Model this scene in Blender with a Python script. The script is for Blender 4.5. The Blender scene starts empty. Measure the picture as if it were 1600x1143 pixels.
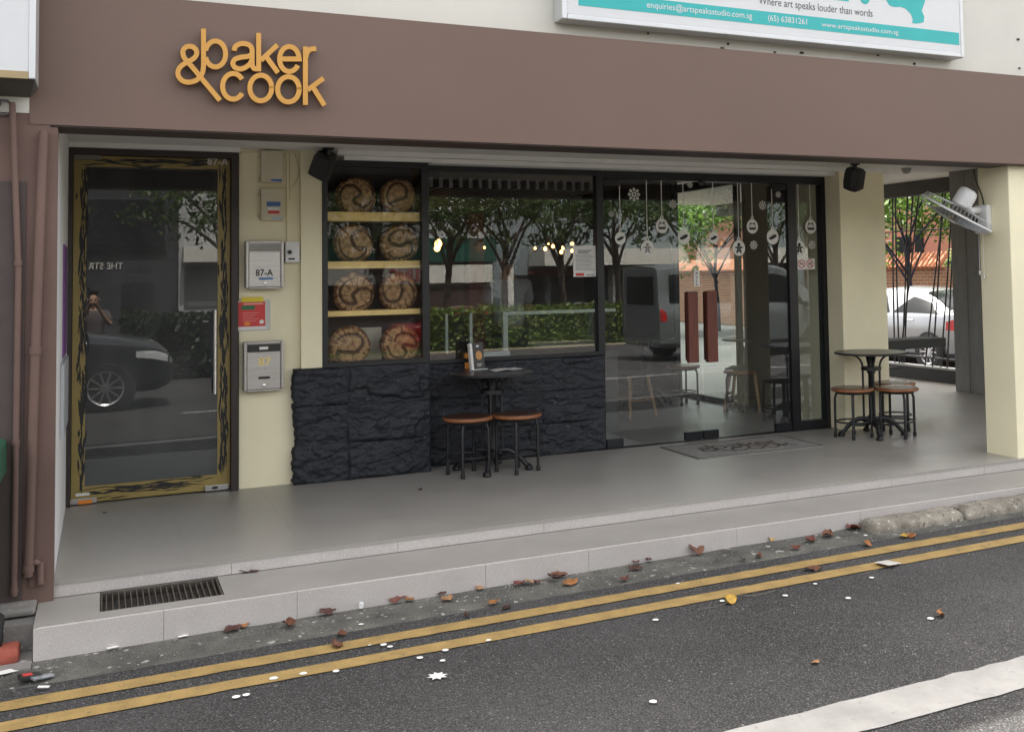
import bpy, bmesh, math, random
import numpy as np
from mathutils import Vector, Matrix, noise
R = math.radians; PI = math.pi
sc = bpy.context.scene
COL = sc.collection
rnd = random.Random(7)

# ------------------------------------------------------------------ camera solved from the photograph's vanishing points
F, CX, CY = 1648.84, 965.36, 343.5
yaw, pit, rol = .45454333, .0494162, -.0169360
c_, s_ = math.cos, math.sin
Ry = np.array([[c_(yaw), -s_(yaw), 0], [0, 0, -1], [s_(yaw), c_(yaw), 0]])
Rp = np.array([[1, 0, 0], [0, c_(pit), s_(pit)], [0, -s_(pit), c_(pit)]])
Rr = np.array([[c_(rol), -s_(rol), 0], [s_(rol), c_(rol), 0], [0, 0, 1]])
CM = Rr @ Rp @ Ry
CAM = np.array([0, 0, 1.5])
def ray(x, y): return CM.T @ np.array([(x - CX) / F, (y - CY) / F, 1])
def zp(x, y, z=0.0):                     # measured pixel -> point at height z
    d = ray(x, y); return Vector(CAM + d * (z - CAM[2]) / d[2])
def yp(x, y, Y):                         # measured pixel -> point at depth Y
    d = ray(x, y); return Vector(CAM + d * Y / d[1])
def xp(x, y, X):
    d = ray(x, y); return Vector(CAM + d * X / d[0])
def rp(x, y, Y, G=8.18):                 # what the window glass at depth G mirrors -> its real place across the street
    p = yp(x, y, 2 * G - Y); return Vector((p.x, Y, p.z))
def road_z(X, Y): return -.215 + .009 * (min(max(X, -4), 9) - 2) - .022 * (5.6 - Y)

# ------------------------------------------------------------------ materials
MATS = {}
def mat(name, col, rough=.6, var=.1, scale=6.0, bump=0.0, bscale=80.0, metal=0.0, spec=.5, stretch=(1, 1, 1), speck=None, coat=0.0, col2=None, rvar=0.0, grime=0.0):
    if name in MATS: return MATS[name]
    m = bpy.data.materials.new(name); m.use_nodes = True; MATS[name] = m
    N, L = m.node_tree.nodes, m.node_tree.links
    b = N['Principled BSDF']
    b.inputs['Roughness'].default_value = rough; b.inputs['Metallic'].default_value = metal
    b.inputs['Specular IOR Level'].default_value = spec
    b.inputs['Coat Weight'].default_value = coat
    tc = N.new('ShaderNodeTexCoord'); mp = N.new('ShaderNodeMapping'); mp.inputs['Scale'].default_value = stretch
    L.new(tc.outputs['Object'], mp.inputs['Vector'])
    n = N.new('ShaderNodeTexNoise'); n.inputs['Scale'].default_value = scale; n.inputs['Detail'].default_value = 6; n.inputs['Roughness'].default_value = .62
    L.new(mp.outputs['Vector'], n.inputs['Vector'])
    mx = N.new('ShaderNodeMix'); mx.data_type = 'RGBA'
    c1 = [max(0, v * (1 - var)) for v in col]; c2 = [min(1, v * (1 + var)) for v in (col2 or col)]
    mx.inputs[6].default_value = (*c1, 1); mx.inputs[7].default_value = (*c2, 1)
    rm = N.new('ShaderNodeMapRange'); rm.inputs[1].default_value = .3; rm.inputs[2].default_value = .7
    L.new(n.outputs['Fac'], rm.inputs[0]); L.new(rm.outputs[0], mx.inputs[0])
    out = mx.outputs[2]
    if grime:                            # blotches of wear with a shape of their own
        n3 = N.new('ShaderNodeTexNoise'); n3.inputs['Scale'].default_value = scale * .3; n3.inputs['Detail'].default_value = 9
        L.new(mp.outputs['Vector'], n3.inputs['Vector'])
        r3 = N.new('ShaderNodeMapRange'); r3.inputs[1].default_value = .5; r3.inputs[2].default_value = .75; r3.inputs[4].default_value = grime
        L.new(n3.outputs['Fac'], r3.inputs[0])
        m3 = N.new('ShaderNodeMix'); m3.data_type = 'RGBA'; L.new(r3.outputs[0], m3.inputs[0]); L.new(out, m3.inputs[6])
        m3.inputs[7].default_value = (*[v * .45 for v in col], 1); out = m3.outputs[2]
    if speck:                            # (scale, threshold, colour) grains
        for (ss, th, sc_) in speck:
            v = N.new('ShaderNodeTexNoise'); v.inputs['Scale'].default_value = ss; v.inputs['Detail'].default_value = 1.5
            L.new(tc.outputs['Object'], v.inputs['Vector'])
            r = N.new('ShaderNodeMapRange'); r.inputs[1].default_value = th; r.inputs[2].default_value = th + .05
            L.new(v.outputs['Fac'], r.inputs[0])
            m2 = N.new('ShaderNodeMix'); m2.data_type = 'RGBA'; L.new(r.outputs[0], m2.inputs[0]); L.new(out, m2.inputs[6])
            m2.inputs[7].default_value = (*sc_, 1); out = m2.outputs[2]
    L.new(out, b.inputs['Base Color'])
    if rvar:
        rr = N.new('ShaderNodeMapRange'); rr.inputs[1].default_value = .3; rr.inputs[2].default_value = .7
        rr.inputs[3].default_value = max(.02, rough - rvar); rr.inputs[4].default_value = min(1, rough + rvar)
        L.new(n.outputs['Fac'], rr.inputs[0]); L.new(rr.outputs[0], b.inputs['Roughness'])
    if bump:
        nb = N.new('ShaderNodeTexNoise'); nb.inputs['Scale'].default_value = bscale; nb.inputs['Detail'].default_value = 5
        L.new(mp.outputs['Vector'], nb.inputs['Vector'])
        bp = N.new('ShaderNodeBump'); bp.inputs['Strength'].default_value = bump; bp.inputs['Distance'].default_value = .01
        L.new(nb.outputs['Fac'], bp.inputs['Height']); L.new(bp.outputs['Normal'], b.inputs['Normal'])
    return m

def glass(name, ior=1.75, tint=(.80, .85, .84), rough=0.0, dust=0.0):
    m = bpy.data.materials.new(name); m.use_nodes = True; MATS[name] = m
    N, L = m.node_tree.nodes, m.node_tree.links
    N.remove(N['Principled BSDF']); o = N['Material Output']
    t = N.new('ShaderNodeBsdfTransparent'); t.inputs[0].default_value = (*tint, 1)
    g = N.new('ShaderNodeBsdfGlossy'); g.inputs['Roughness'].default_value = rough; g.inputs['Color'].default_value = (.95, .97, .98, 1)
    f = N.new('ShaderNodeFresnel'); f.inputs['IOR'].default_value = ior
    geo = N.new('ShaderNodeNewGeometry'); io = N.new('ShaderNodeMapRange'); io.inputs[3].default_value = ior; io.inputs[4].default_value = 1 / ior
    L.new(geo.outputs['Backfacing'], io.inputs[0]); L.new(io.outputs[0], f.inputs['IOR'])      # a pane reflects alike from both sides
    mx = N.new('ShaderNodeMixShader'); L.new(f.outputs[0], mx.inputs[0]); L.new(t.outputs[0], mx.inputs[1]); L.new(g.outputs[0], mx.inputs[2])
    if dust:                             # thin film of dirt and smears on the pane
        df = N.new('ShaderNodeBsdfDiffuse'); df.inputs[0].default_value = (.62, .64, .64, 1)
        tc = N.new('ShaderNodeTexCoord'); nz = N.new('ShaderNodeTexNoise'); nz.inputs['Scale'].default_value = 3.5; nz.inputs['Detail'].default_value = 8; mp = N.new('ShaderNodeMapping'); mp.inputs['Scale'].default_value = (1.6, 1, .5)
        L.new(tc.outputs['Object'], mp.inputs[0]); L.new(mp.outputs[0], nz.inputs['Vector'])
        mr = N.new('ShaderNodeMapRange'); mr.inputs[1].default_value = .3; mr.inputs[2].default_value = .75; mr.inputs[3].default_value = dust * .6; mr.inputs[4].default_value = dust * 1.5
        L.new(nz.outputs['Fac'], mr.inputs[0]); m2 = N.new('ShaderNodeMixShader'); L.new(mr.outputs[0], m2.inputs[0]); L.new(mx.outputs[0], m2.inputs[1]); L.new(df.outputs[0], m2.inputs[2]); mx = m2
    L.new(mx.outputs[0], o.inputs['Surface'])
    return m

def emit(name, col, st):
    m = bpy.data.materials.new(name); m.use_nodes = True; MATS[name] = m
    b = m.node_tree.nodes['Principled BSDF']; b.inputs['Base Color'].default_value = (*col, 1)
    b.inputs['Emission Color'].default_value = (*col, 1); b.inputs['Emission Strength'].default_value = st
    return m

def leafmat(name, col, col2, trans=.35):
    m = bpy.data.materials.new(name); m.use_nodes = True; MATS[name] = m
    N, L = m.node_tree.nodes, m.node_tree.links
    b = N['Principled BSDF']; b.inputs['Roughness'].default_value = .5
    a = N.new('ShaderNodeAttribute'); a.attribute_name = 'tone'
    mx = N.new('ShaderNodeMix'); mx.data_type = 'RGBA'; mx.inputs[6].default_value = (*col, 1); mx.inputs[7].default_value = (*col2, 1)
    L.new(a.outputs['Fac'], mx.inputs[0]); L.new(mx.outputs[2], b.inputs['Base Color'])
    t = N.new('ShaderNodeBsdfTranslucent'); L.new(mx.outputs[2], t.inputs[0])
    ms = N.new('ShaderNodeMixShader'); ms.inputs[0].default_value = trans
    L.new(b.outputs[0], ms.inputs[1]); L.new(t.outputs[0], ms.inputs[2]); L.new(ms.outputs[0], N['Material Output'].inputs['Surface'])
    return m

# ------------------------------------------------------------------ mesh builder and object helpers
ORG = {}
class MB:
    def __init__(s): s.v = []; s.f = []; s.att = {}
    def add(s, vs, fs):
        o = len(s.v); s.v += [Vector(p) for p in vs]; s.f += [tuple(i + o for i in f) for f in fs]; return s
    def box(s, a, b, M=None, bev=0.0):
        (x0, y0, z0), (x1, y1, z1) = [tuple(min(p, q) for p, q in zip(a, b)), tuple(max(p, q) for p, q in zip(a, b))]
        if bev and min(x1 - x0, y1 - y0, z1 - z0) > 2.2 * bev:
            bm = bmesh.new(); bmesh.ops.create_cube(bm, size=1)
            for v in bm.verts: v.co = Vector(((x0 + x1) / 2 + v.co.x * (x1 - x0), (y0 + y1) / 2 + v.co.y * (y1 - y0), (z0 + z1) / 2 + v.co.z * (z1 - z0)))
            bmesh.ops.bevel(bm, geom=list(bm.edges), offset=bev, segments=2, affect='EDGES', profile=.5)
            bm.verts.index_update(); vs = [v.co.copy() for v in bm.verts]; fs = [[v.index for v in f.verts] for f in bm.faces]; bm.free()
        else:
            vs = [Vector(p) for p in ((x0, y0, z0), (x1, y0, z0), (x1, y1, z0), (x0, y1, z0), (x0, y0, z1), (x1, y0, z1), (x1, y1, z1), (x0, y1, z1))]
            fs = [(3, 2, 1, 0), (4, 5, 6, 7), (0, 1, 5, 4), (1, 2, 6, 5), (2, 3, 7, 6), (3, 0, 4, 7)]
        if M: vs = [M @ v for v in vs]
        return s.add(vs, fs)
    def tube(s, pts, r, n=10, caps=True):
        pts = [Vector(p) for p in pts]; rs = r if isinstance(r, (list, tuple)) else [r] * len(pts)
        vs = []; fs = []; up = None
        for i, p in enumerate(pts):
            t = (pts[min(i + 1, len(pts) - 1)] - pts[max(i - 1, 0)]).normalized()
            if up is None: up = t.orthogonal().normalized()
            up = (up - t * up.dot(t)); up = up.normalized() if up.length > 1e-6 else t.orthogonal().normalized()
            w = t.cross(up)
            for k in range(n):
                a = 2 * PI * k / n; vs.append(p + (up * c_(a) + w * s_(a)) * rs[i])
        for i in range(len(pts) - 1):
            for k in range(n): fs.append((i * n + k, i * n + (k + 1) % n, (i + 1) * n + (k + 1) % n, (i + 1) * n + k))
        if caps: fs.append(tuple(range(n - 1, -1, -1))); fs.append(tuple((len(pts) - 1) * n + k for k in range(n)))
        return s.add(vs, fs)
    def lathe(s, prof, c=(0, 0, 0), n=32, M=None):
        vs = []; fs = []
        for (r, z) in prof:
            for k in range(n):
                a = 2 * PI * k / n; v = Vector((r * c_(a), r * s_(a), z)); vs.append((M @ v if M else v) + Vector(c))
        for i in range(len(prof) - 1):
            for k in range(n): fs.append((i * n + k, i * n + (k + 1) % n, (i + 1) * n + (k + 1) % n, (i + 1) * n + k))
        fs.append(tuple(range(n - 1, -1, -1))); fs.append(tuple((len(prof) - 1) * n + k for k in range(n)))
        return s.add(vs, fs)
    def ring(s, c, r, t, n=36, m=8, M=None, a0=0, a1=2 * PI):
        full = abs(a1 - a0 - 2 * PI) < 1e-6; k = n if full else n + 1
        pts = []
        for i in range(k):
            a = a0 + (a1 - a0) * i / n
            v = Vector((r * c_(a), r * s_(a), 0)); pts.append((M @ v if M else v) + Vector(c))
        if full: pts += pts[:2]
        return s.tube(pts, t, m, not full)
    def prism(s, poly, fn, d0, d1):
        """2-D outline (counter-clockwise seen from outside) mapped by fn(u, v, depth)"""
        n = len(poly); ar = sum(poly[i][0] * poly[(i + 1) % n][1] - poly[(i + 1) % n][0] * poly[i][1] for i in range(n))
        vs = [fn(u, v, d1) for u, v in poly] + [fn(u, v, d0) for u, v in poly]
        fs = [tuple(range(n)), tuple(range(2 * n - 1, n - 1, -1))] + [(i, i + n, (i + 1) % n + n, (i + 1) % n) for i in range(n)]
        return s.add(vs, fs)
    def stroke(s, pts, w, fn, d0, d1, closed=False, grad=0.0):
        P = [Vector(p) for p in pts]; n = len(P); L = []; Rt = []
        for i in range(n):
            a = P[i - 1] if (i > 0 or closed) else None; b = P[(i + 1) % n] if (i < n - 1 or closed) else None
            t1 = (P[i] - a).normalized() if a is not None else None; t2 = (b - P[i]).normalized() if b is not None else None
            t1 = t1 or t2; t2 = t2 or t1
            n1 = Vector((-t1.y, t1.x)); n2 = Vector((-t2.y, t2.x)); m = (n1 + n2)
            m = m.normalized() if m.length > .2 else n1
            k = w / 2 / max(.5, m.dot(n1)); L.append(P[i] + m * k); Rt.append(P[i] - m * k)
        vs = []
        for i in range(n): e_ = d1 + grad * i / n; vs += [fn(*L[i], e_), fn(*Rt[i], e_), fn(*L[i], d0), fn(*Rt[i], d0)]
        fs = []
        for i in range(n if closed else n - 1):
            a, b = 4 * i, 4 * ((i + 1) % n)
            fs += [(a, a + 1, b + 1, b), (a + 2, b + 2, b + 3, a + 3), (a, b, b + 2, a + 2), (a + 1, a + 3, b + 3, b + 1)]
        if not closed:
            e = 4 * (n - 1); fs += [(0, 2, 3, 1), (e, e + 1, e + 3, e + 2)]
        return s.add(vs, fs)
    def grid(s, nu, nv, fn):
        vs = [fn(i / nu, j / nv) for j in range(nv + 1) for i in range(nu + 1)]
        fs = [(j * (nu + 1) + i, j * (nu + 1) + i + 1, (j + 1) * (nu + 1) + i + 1, (j + 1) * (nu + 1) + i) for j in range(nv) for i in range(nu)]
        return s.add(vs, fs)
    def mesh(s, name, m, org=(0, 0, 0), smooth=False, fix=True):
        me = bpy.data.meshes.new(name); o = Vector(org)
        me.from_pydata([v - o for v in s.v], [], s.f)
        if fix:
            bm = bmesh.new(); bm.from_mesh(me); bmesh.ops.recalc_face_normals(bm, faces=bm.faces); bm.to_mesh(me); bm.free()
        for k, vals in s.att.items():
            at = me.attributes.new(k, 'FLOAT', 'POINT'); at.data.foreach_set('value', vals)
        me.materials.append(m)
        if smooth:
            me.polygons.foreach_set('use_smooth', [True] * len(me.polygons))
            if smooth != 'all': me.set_sharp_from_angle(angle=R(38))
        me.update(); return me
    def build(s, name, m, parent=None, org=None, smooth=False, fix=True):
        wo = ORG[parent] if parent else (Vector(org) if org is not None else Vector((0, 0, 0)))
        me = s.mesh(name, m, wo, smooth, fix)
        return link(name, me, parent, None if parent else wo)

def link(name, me, parent=None, loc=None):
    o = bpy.data.objects.new(name, me); COL.objects.link(o)
    if parent: o.parent = parent; ORG[o] = ORG[parent]
    else: o.location = loc or (0, 0, 0); ORG[o] = Vector(o.location)
    return o
def tag(o, label, cat, group=None):
    o['label'] = label; o['category'] = cat
    if group: o['group'] = group
    return o
def structure(o, kind='structure'): o['kind'] = kind; return o
def thing(name, label, cat, loc=(0, 0, 0), group=None):
    o = bpy.data.objects.new(name, None); COL.objects.link(o); o.location = loc; o.empty_display_size = .1
    ORG[o] = Vector(loc); return tag(o, label, cat, group)
def kids(o): return [c for c in bpy.data.objects if c.parent == o]
def dup(o, loc=None, rz=None, label=None, parent=None):
    c = o.copy(); COL.objects.link(c)
    if parent: c.parent = parent
    for ch in kids(o): dup(ch, parent=c)
    if loc is not None: c.location = loc; ORG[c] = Vector(loc)
    if rz is not None: c.rotation_euler = (0, 0, rz)
    if label: c['label'] = label
    return c
def text(mb, s, a, b, fn, d0, d1, bold=0.0):
    """lettering s fitted to the rectangle a (lower left) - b (upper right) of the plane mapped by fn(u, v, depth)"""
    cu = bpy.data.curves.new('lettering', 'FONT'); cu.body = s; cu.offset = bold; cu.resolution_u = 3
    o = bpy.data.objects.new('lettering', cu); COL.objects.link(o)
    me = bpy.data.meshes.new_from_object(o.evaluated_get(bpy.context.evaluated_depsgraph_get()))
    xs = [v.co.x for v in me.vertices]; ys = [v.co.y for v in me.vertices]
    x0, x1, y0, y1 = min(xs), max(xs), min(ys), max(ys)
    m = lambda v, d: fn(a[0] + (v.co.x - x0) / (x1 - x0) * (b[0] - a[0]), a[1] + (v.co.y - y0) / (y1 - y0) * (b[1] - a[1]), d)
    n = len(me.vertices)
    mb.add([m(v, d1) for v in me.vertices], [tuple(p.vertices) for p in me.polygons])
    bpy.data.objects.remove(o); bpy.data.meshes.remove(me); bpy.data.curves.remove(cu)
def arc(cx, cy, rx, ry, a0, a1, n=28): return [(cx + rx * c_(R(a0 + (a1 - a0) * i / n)), cy + ry * s_(R(a0 + (a1 - a0) * i / n))) for i in range(n + 1)]
def front(Y): return lambda u, v, d: Vector((u, Y - d, v))           # plane facing the street
def facing(Y): return lambda u, v, d: Vector((u, Y + d, v))          # plane facing the shop from across the street
def flat(z): return lambda u, v, d: Vector((u, v, z + d))
def rect(x0, y0, x1, y1): return [(x0, y0), (x1, y0), (x1, y1), (x0, y1)]
def pbox(mb, px, Ya, Yb, Y=None, bev=0.0):                           # box over a measured rectangle of a plane facing the street
    a = yp(px[0], px[3], Y or Ya); b = yp(px[2], px[1], Y or Ya)
    return mb.box((a.x, Ya, a.z), (b.x, Yb, b.z), None, bev)
def smooth_path(pts, n=6):                                           # Catmull-Rom
    P = [Vector(p) for p in pts]; out = []
    for i in range(len(P) - 1):
        a = P[max(i - 1, 0)]; b = P[i]; c = P[i + 1]; d = P[min(i + 2, len(P) - 1)]
        for k in range(n):
            t = k / n; out.append(.5 * ((2 * b) + (c - a) * t + (2 * a - 5 * b + 4 * c - d) * t * t + (3 * b - a - 3 * c + d) * t ** 3))
    return out + [P[-1]]

# palette
M_yel = mat('cream_paint', (.87, .805, .575), .75, .05, 1.5, .06, 120, grime=.07)
M_fas = mat('brown_cladding', (.160, .102, .079), .55, .06, .8, .03, 30, grime=.10)
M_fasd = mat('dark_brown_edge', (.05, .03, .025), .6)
M_pier = mat('brown_plaster', (.165, .103, .085), .8, .12, 2.0, .1, 60, grime=.3)
M_white = mat('white_paint', (.66, .645, .585), .7, .06, 1.2, .05, 60, grime=.12)
M_trim = mat('white_trim', (.80, .80, .78), .6, .04)
M_ceil = mat('soffit_paint', (.78, .77, .74), .75, .04)
M_blk = mat('black_metal', (.012, .012, .014), .45, .2)
M_iron = mat('cast_iron', (.010, .010, .012), .42, .3, 30, .15, 200)
M_stone = mat('painted_slate', (.0125, .0145, .021), .62, .35, 9, .7, 55, speck=[(38, .745, (.28, .28, .29)), (90, .72, (.045, .048, .055))])
M_tile = mat('porcelain_tile', (.325, .308, .280), .37, .07, 1.6, .03, 90, rvar=.06, grime=.02)
M_gran = mat('granite_tile', (.49, .458, .435), .75, .08, 3, .05, 150, speck=[(230, .60, (.34, .31, .30)), (190, .62, (.66, .63, .61))], grime=.14)
M_asph = mat('asphalt', (.040, .039, .039), .80, .55, .8, 1.6, 110, speck=[(130, .555, (.115, .112, .110)), (85, .60, (.014, .014, .014)), (100, .655, (.21, .205, .195)), (60, .71, (.30, .29, .275))], grime=.55)
M_conc = mat('drain_concrete', (.060, .060, .056), .92, .3, 4, .8, 70, speck=[(13, .68, (.36, .35, .33)), (30, .69, (.40, .39, .37)), (110, .62, (.035, .034, .03)), (150, .64, (.17, .165, .15))], col2=(.115, .112, .095))
M_kerb = mat('kerb_stone', (.22, .20, .165), .95, .45, 9, .9, 45, speck=[(40, .66, (.45, .43, .38)), (30, .66, (.05, .05, .035))])
M_yline = mat('yellow_road_paint', (.32, .215, .075), .75, .22, 9, .3, 120, speck=[(60, .66, (.20, .15, .07)), (14, .70, (.16, .13, .075)), (150, .66, (.10, .085, .06))])
M_wline = mat('white_road_paint', (.31, .303, .288), .8, .18, 5, .3, 120, speck=[(35, .69, (.24, .235, .22)), (9, .70, (.30, .29, .27))])
M_steel = mat('brushed_steel', (.44, .425, .41), .35, .12, 6, .05, 100, metal=.85, stretch=(1, 1, 14), rvar=.1)
M_chrome = mat('chrome', (.8, .8, .8), .12, .02, metal=1.0)
M_gold = mat('gold_letter_metal', (.45, .235, .062), .30, .10, 1.3, metal=.72)
M_wood = mat('stool_wood', (.17, .065, .028), .38, .45, 5, .1, 60, stretch=(2, 14, 2), coat=.3)
M_hwood = mat('handle_wood', (.15, .042, .028), .45, .25, 6, .1, 50, stretch=(8, 8, 1))
M_pine = mat('pale_wood', (.42, .24, .12), .5, .25, 6, stretch=(3, 3, 14))
M_plas = mat('cream_plastic', (.62, .57, .42), .5, .05)
M_wplas = mat('white_plastic', (.74, .74, .73), .4, .03)
M_dplas = mat('dark_plastic', (.02, .02, .02), .5)
M_rubber = mat('rubber', (.015, .015, .015), .8)
M_paper = mat('paper_white', (.78, .77, .74), .8, .04)
M_ink = mat('black_ink', (.015, .015, .015), .6)
M_teal = mat('teal_print', (.035, .44, .44), .5, .03)
M_signw = mat('acrylic_white', (.66, .67, .68), .35, .02, coat=.2)
M_alu = mat('aluminium', (.60, .61, .62), .4, .04, metal=.5)
M_red = mat('red_print', (.62, .05, .05), .5, .1)
M_orange = mat('orange_print', (.8, .25, .03), .5, .1)
M_yellp = mat('yellow_print', (.80, .62, .04), .5, .1)
M_blue = mat('blue_print', (.07, .16, .40), .5, .1)
M_decal = mat('frosted_vinyl', (.78, .78, .74), .6, .03)
G_win = glass('window_glass', 1.92, (.94, .96, .955), dust=.016)
G_door = glass('door_glass', 1.95, (.86, .90, .90), dust=.020)
G_side = glass('side_glass', 1.45, (.62, .68, .65))
G_dark = glass('tinted_door_glass', 1.78, (.22, .25, .27), dust=.075)
M_int = mat('interior_wall_dark', (.16, .145, .13), .8, .2)
M_darkgrey = mat('charcoal_panel', (.06, .06, .058), .7, .12, 3, .1, 40)
M_gpanel = mat('grey_board', (.24, .24, .232), .65, .14, 4, .1, 50, stretch=(6, 6, 1))

# ================================================================== THE SETTING
YE, YS, YW, YG, YB = 6.08, 5.60, 8.05, 8.18, 7.99     # terrace edge, step edge, plastered wall, shop glass, display bay front
mb = MB()                                              # the road: one sheet with its crossfall
xs = [-60, -20, -8, -4, -2] + [i * .5 for i in range(-3, 19)] + [12, 20, 60]; ys = [-60, -20, -12, -6, -2, 0, 2, 4, 5.3]
vs = [(x, y, road_z(x, y) if y > -20 else road_z(x, -14)) for y in ys for x in xs]; n = len(xs)
mb.add(vs, [(j * n + i, j * n + i + 1, (j + 1) * n + i + 1, (j + 1) * n + i) for j in range(len(ys) - 1) for i in range(n - 1)])
structure(mb.build('road', M_asph))
mb = MB(); vs = []
ys = [5.3, 5.45, 5.62]
xs2 = [-60, -20, -4] + [i * .25 for i in range(-6, 40)] + [20, 60]; n = len(xs2)
mb.add([(x, y, road_z(x, y) + (.0006 if y < 5.35 else .004) + .010 * (y > 5.35) * max(0, noise.noise((x * 2.1, y * 7, 0)))) for y in ys for x in xs2],
       [(j * n + i, j * n + i + 1, (j + 1) * n + i + 1, (j + 1) * n + i) for j in range(2) for i in range(n - 1)])
structure(mb.build('gutter', M_conc, smooth='all'))
mb = MB(); mb.add([(-300, -300, -1.2), (300, -300, -1.2), (300, 300, -1.2), (-300, 300, -1.2)], [(0, 1, 2, 3)])
structure(mb.build('ground', mat('soil', (.12, .10, .08), .95, .2)))
mb = MB(); mb.add([(9.93, 5.62, -.33), (60, 5.62, -.33), (60, 60, -.33), (9.93, 60, -.33)], [(0, 1, 2, 3)])
structure(mb.build('side_road', M_asph))
def ribbon(name, y0, y1, m, x0=-12, x1=30, z=.005, rag=.006):
    mb = MB(); n = 420; vs = []
    for i in range(n + 1):
        x = x0 + (x1 - x0) * i / n
        for y, sd in ((y0, 1), (y1, 5)):
            yy = y + rag * noise.noise((x * 9, sd, 3)) + rag * .7 * noise.noise((x * 31, sd, 8)); vs.append((x, yy, road_z(x, yy) + z))
    mb.add(vs, [(2 * i, 2 * i + 2, 2 * i + 3, 2 * i + 1) for i in range(n)])
    return structure(mb.build(name, m))
def yroad(x, y):                                       # road depth under a measured pixel (road plane)
    p = zp(x, y, -.25)
    for _ in range(6): p = zp(x, y, road_z(p.x, p.y))
    return p
ya = [yroad(400, 1006).y, yroad(400, 1037).y, yroad(400, 1055).y, yroad(400, 1067).y]
yb_ = [yroad(1000, 924).y, yroad(1000, 940).y, yroad(1000, 944).y, yroad(1000, 959).y]
Y1 = (5.17, 5.065); Y2 = (4.95, 4.845)
ribbon('yellow_line', Y1[1], Y1[0], M_yline); ribbon('yellow_line', Y2[1], Y2[0], M_yline)
wl = [yroad(1200, 1120), yroad(1450, 1117)]
ribbon('white_line', 3.29, 3.535, M_wline, rag=.012)
ribbon('white_line', .25, .40, M_wline, 1.0, 30, rag=.012)

# terrace with its two steps, tile joints as shallow grooves between separate slabs
mb = MB(); joints = [-.21]; x = .42
while x < 12: joints.append(x); x += .60
jy = [YE - .012, 6.62, 7.22, 7.82, 8.42, 9.02, 9.62, 10.22, 10.82, 11.42, 12.02, 12.62, 13.22, 14.2]
mb.box((-.21, YE + .004, -.4), (9.9, 14.2, -.0035))
for i in range(len(joints) - 1):
    for j in range(len(jy) - 1):
        if joints[i] > 9.5: continue
        x1 = min(joints[i + 1], 9.9)
        mb.box((joints[i] + .0003, jy[j] + .0003, -.02), (x1 - .0003, jy[j + 1] - .0003, 0))
structure(mb.build('terrace_floor', M_tile))
mb = MB(); x = -.27
for k in range(18):                                    # upper riser and lower riser clad in granite, slabs butted with fine joints
    mb.box((x + .0006, YE - .010, -.078), (x + .9 - .0006, YE + .003, -.012), None, .002); x += .9
x = -.275
for k, L in enumerate([.55, .62, 1.0, .62, 1.0, .95, 1.0, .6, 1.0, .95, 1.2, 1.2, 1.2, 1.2]):
    mb.box((x + .0006, YS, -.5), (x + L - .0006, YS + .02, -.084), None, .002); x += L
structure(mb.build('step_riser', M_gran))
g0, g1 = zp(155.4, 956, -.08), zp(348.4, 927.5, -.08); gx0, gx1, gy0, gy1 = -.002, .56, 5.715, YE - .014
mb = MB()
mb.box((-.275, YS + .021, -.45), (gx0, YE - .011, -.08)); mb.box((gx1, YS + .021, -.45), (14, YE - .011, -.08))
mb.box((gx0, YS + .021, -.45), (gx1, gy0, -.08)); mb.box((gx0, gy0, -.45), (gx1, gy1, -.30))
mb.box((-.275, YS + .002, -.5), (-.262, YE + .02, -.0805))
structure(mb.build('lower_step', mat('step_tile', (.31, .292, .268), .5, .08, 2.5, .03, 90, grime=.03)))
# grate
t = thing('drain_grate', 'long rusty steel grate over the drain in the lower step', 'grate', (.28, 5.9, -.09))
mb = MB(); M_rust = mat('rusty_steel', (.10, .085, .07), .7, .5, 25, .3, 90, metal=.4)
mb.box((gx0 + .004, gy0 + .004, -.125), (gx1 - .004, gy0 + .014, -.083)); mb.box((gx0 + .004, gy1 - .014, -.125), (gx1 - .004, gy1 - .004, -.083))
mb.box((gx0 + .004, gy0 + .015, -.125), (gx0 + .012, gy1 - .015, -.083)); mb.box((gx1 - .012, gy0 + .015, -.125), (gx1 - .004, gy1 - .015, -.083))
mb.build('frame', M_rust, t); mb = MB()
for i in range(19):
    x = gx0 + .03 + i * (gx1 - gx0 - .06) / 18; mb.box((x - .003, gy0 + .015, -.12), (x + .003, gy1 - .015, -.086))
mb.build('bars', M_rust, t)
# neighbour's pavement at the left
mb = MB()
mb.box((-14, 5.50, -.6), (-.64, 6.02, -.235)); mb.box((-.635, 5.50, -.6), (-.279, 5.75, -.225)); mb.box((-.635, 5.755, -.6), (-.279, 6.02, -.10))
mb.box((-.60, 5.85, -.09), (-.279, 6.02, -.055), None, .012)
structure(mb.build('pavement', mat('old_pavement', (.25, .238, .22), .9, .3, 4, .4, 40, speck=[(30, .66, (.40, .39, .36))], grime=.35)))
mb = MB(); mb.box((-.80, 5.60, -.232), (-.33, 5.74, -.16), None, .02)
o = mb.build('brick_kerb', mat('red_brick', (.30, .075, .05), .8, .3, 9, .3, 60), org=(-.55, 5.67, -.232), smooth=True)
tag(o, 'chipped red brick kerb lying between the neighbour\'s wall and the granite step', 'brick kerb')
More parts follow.
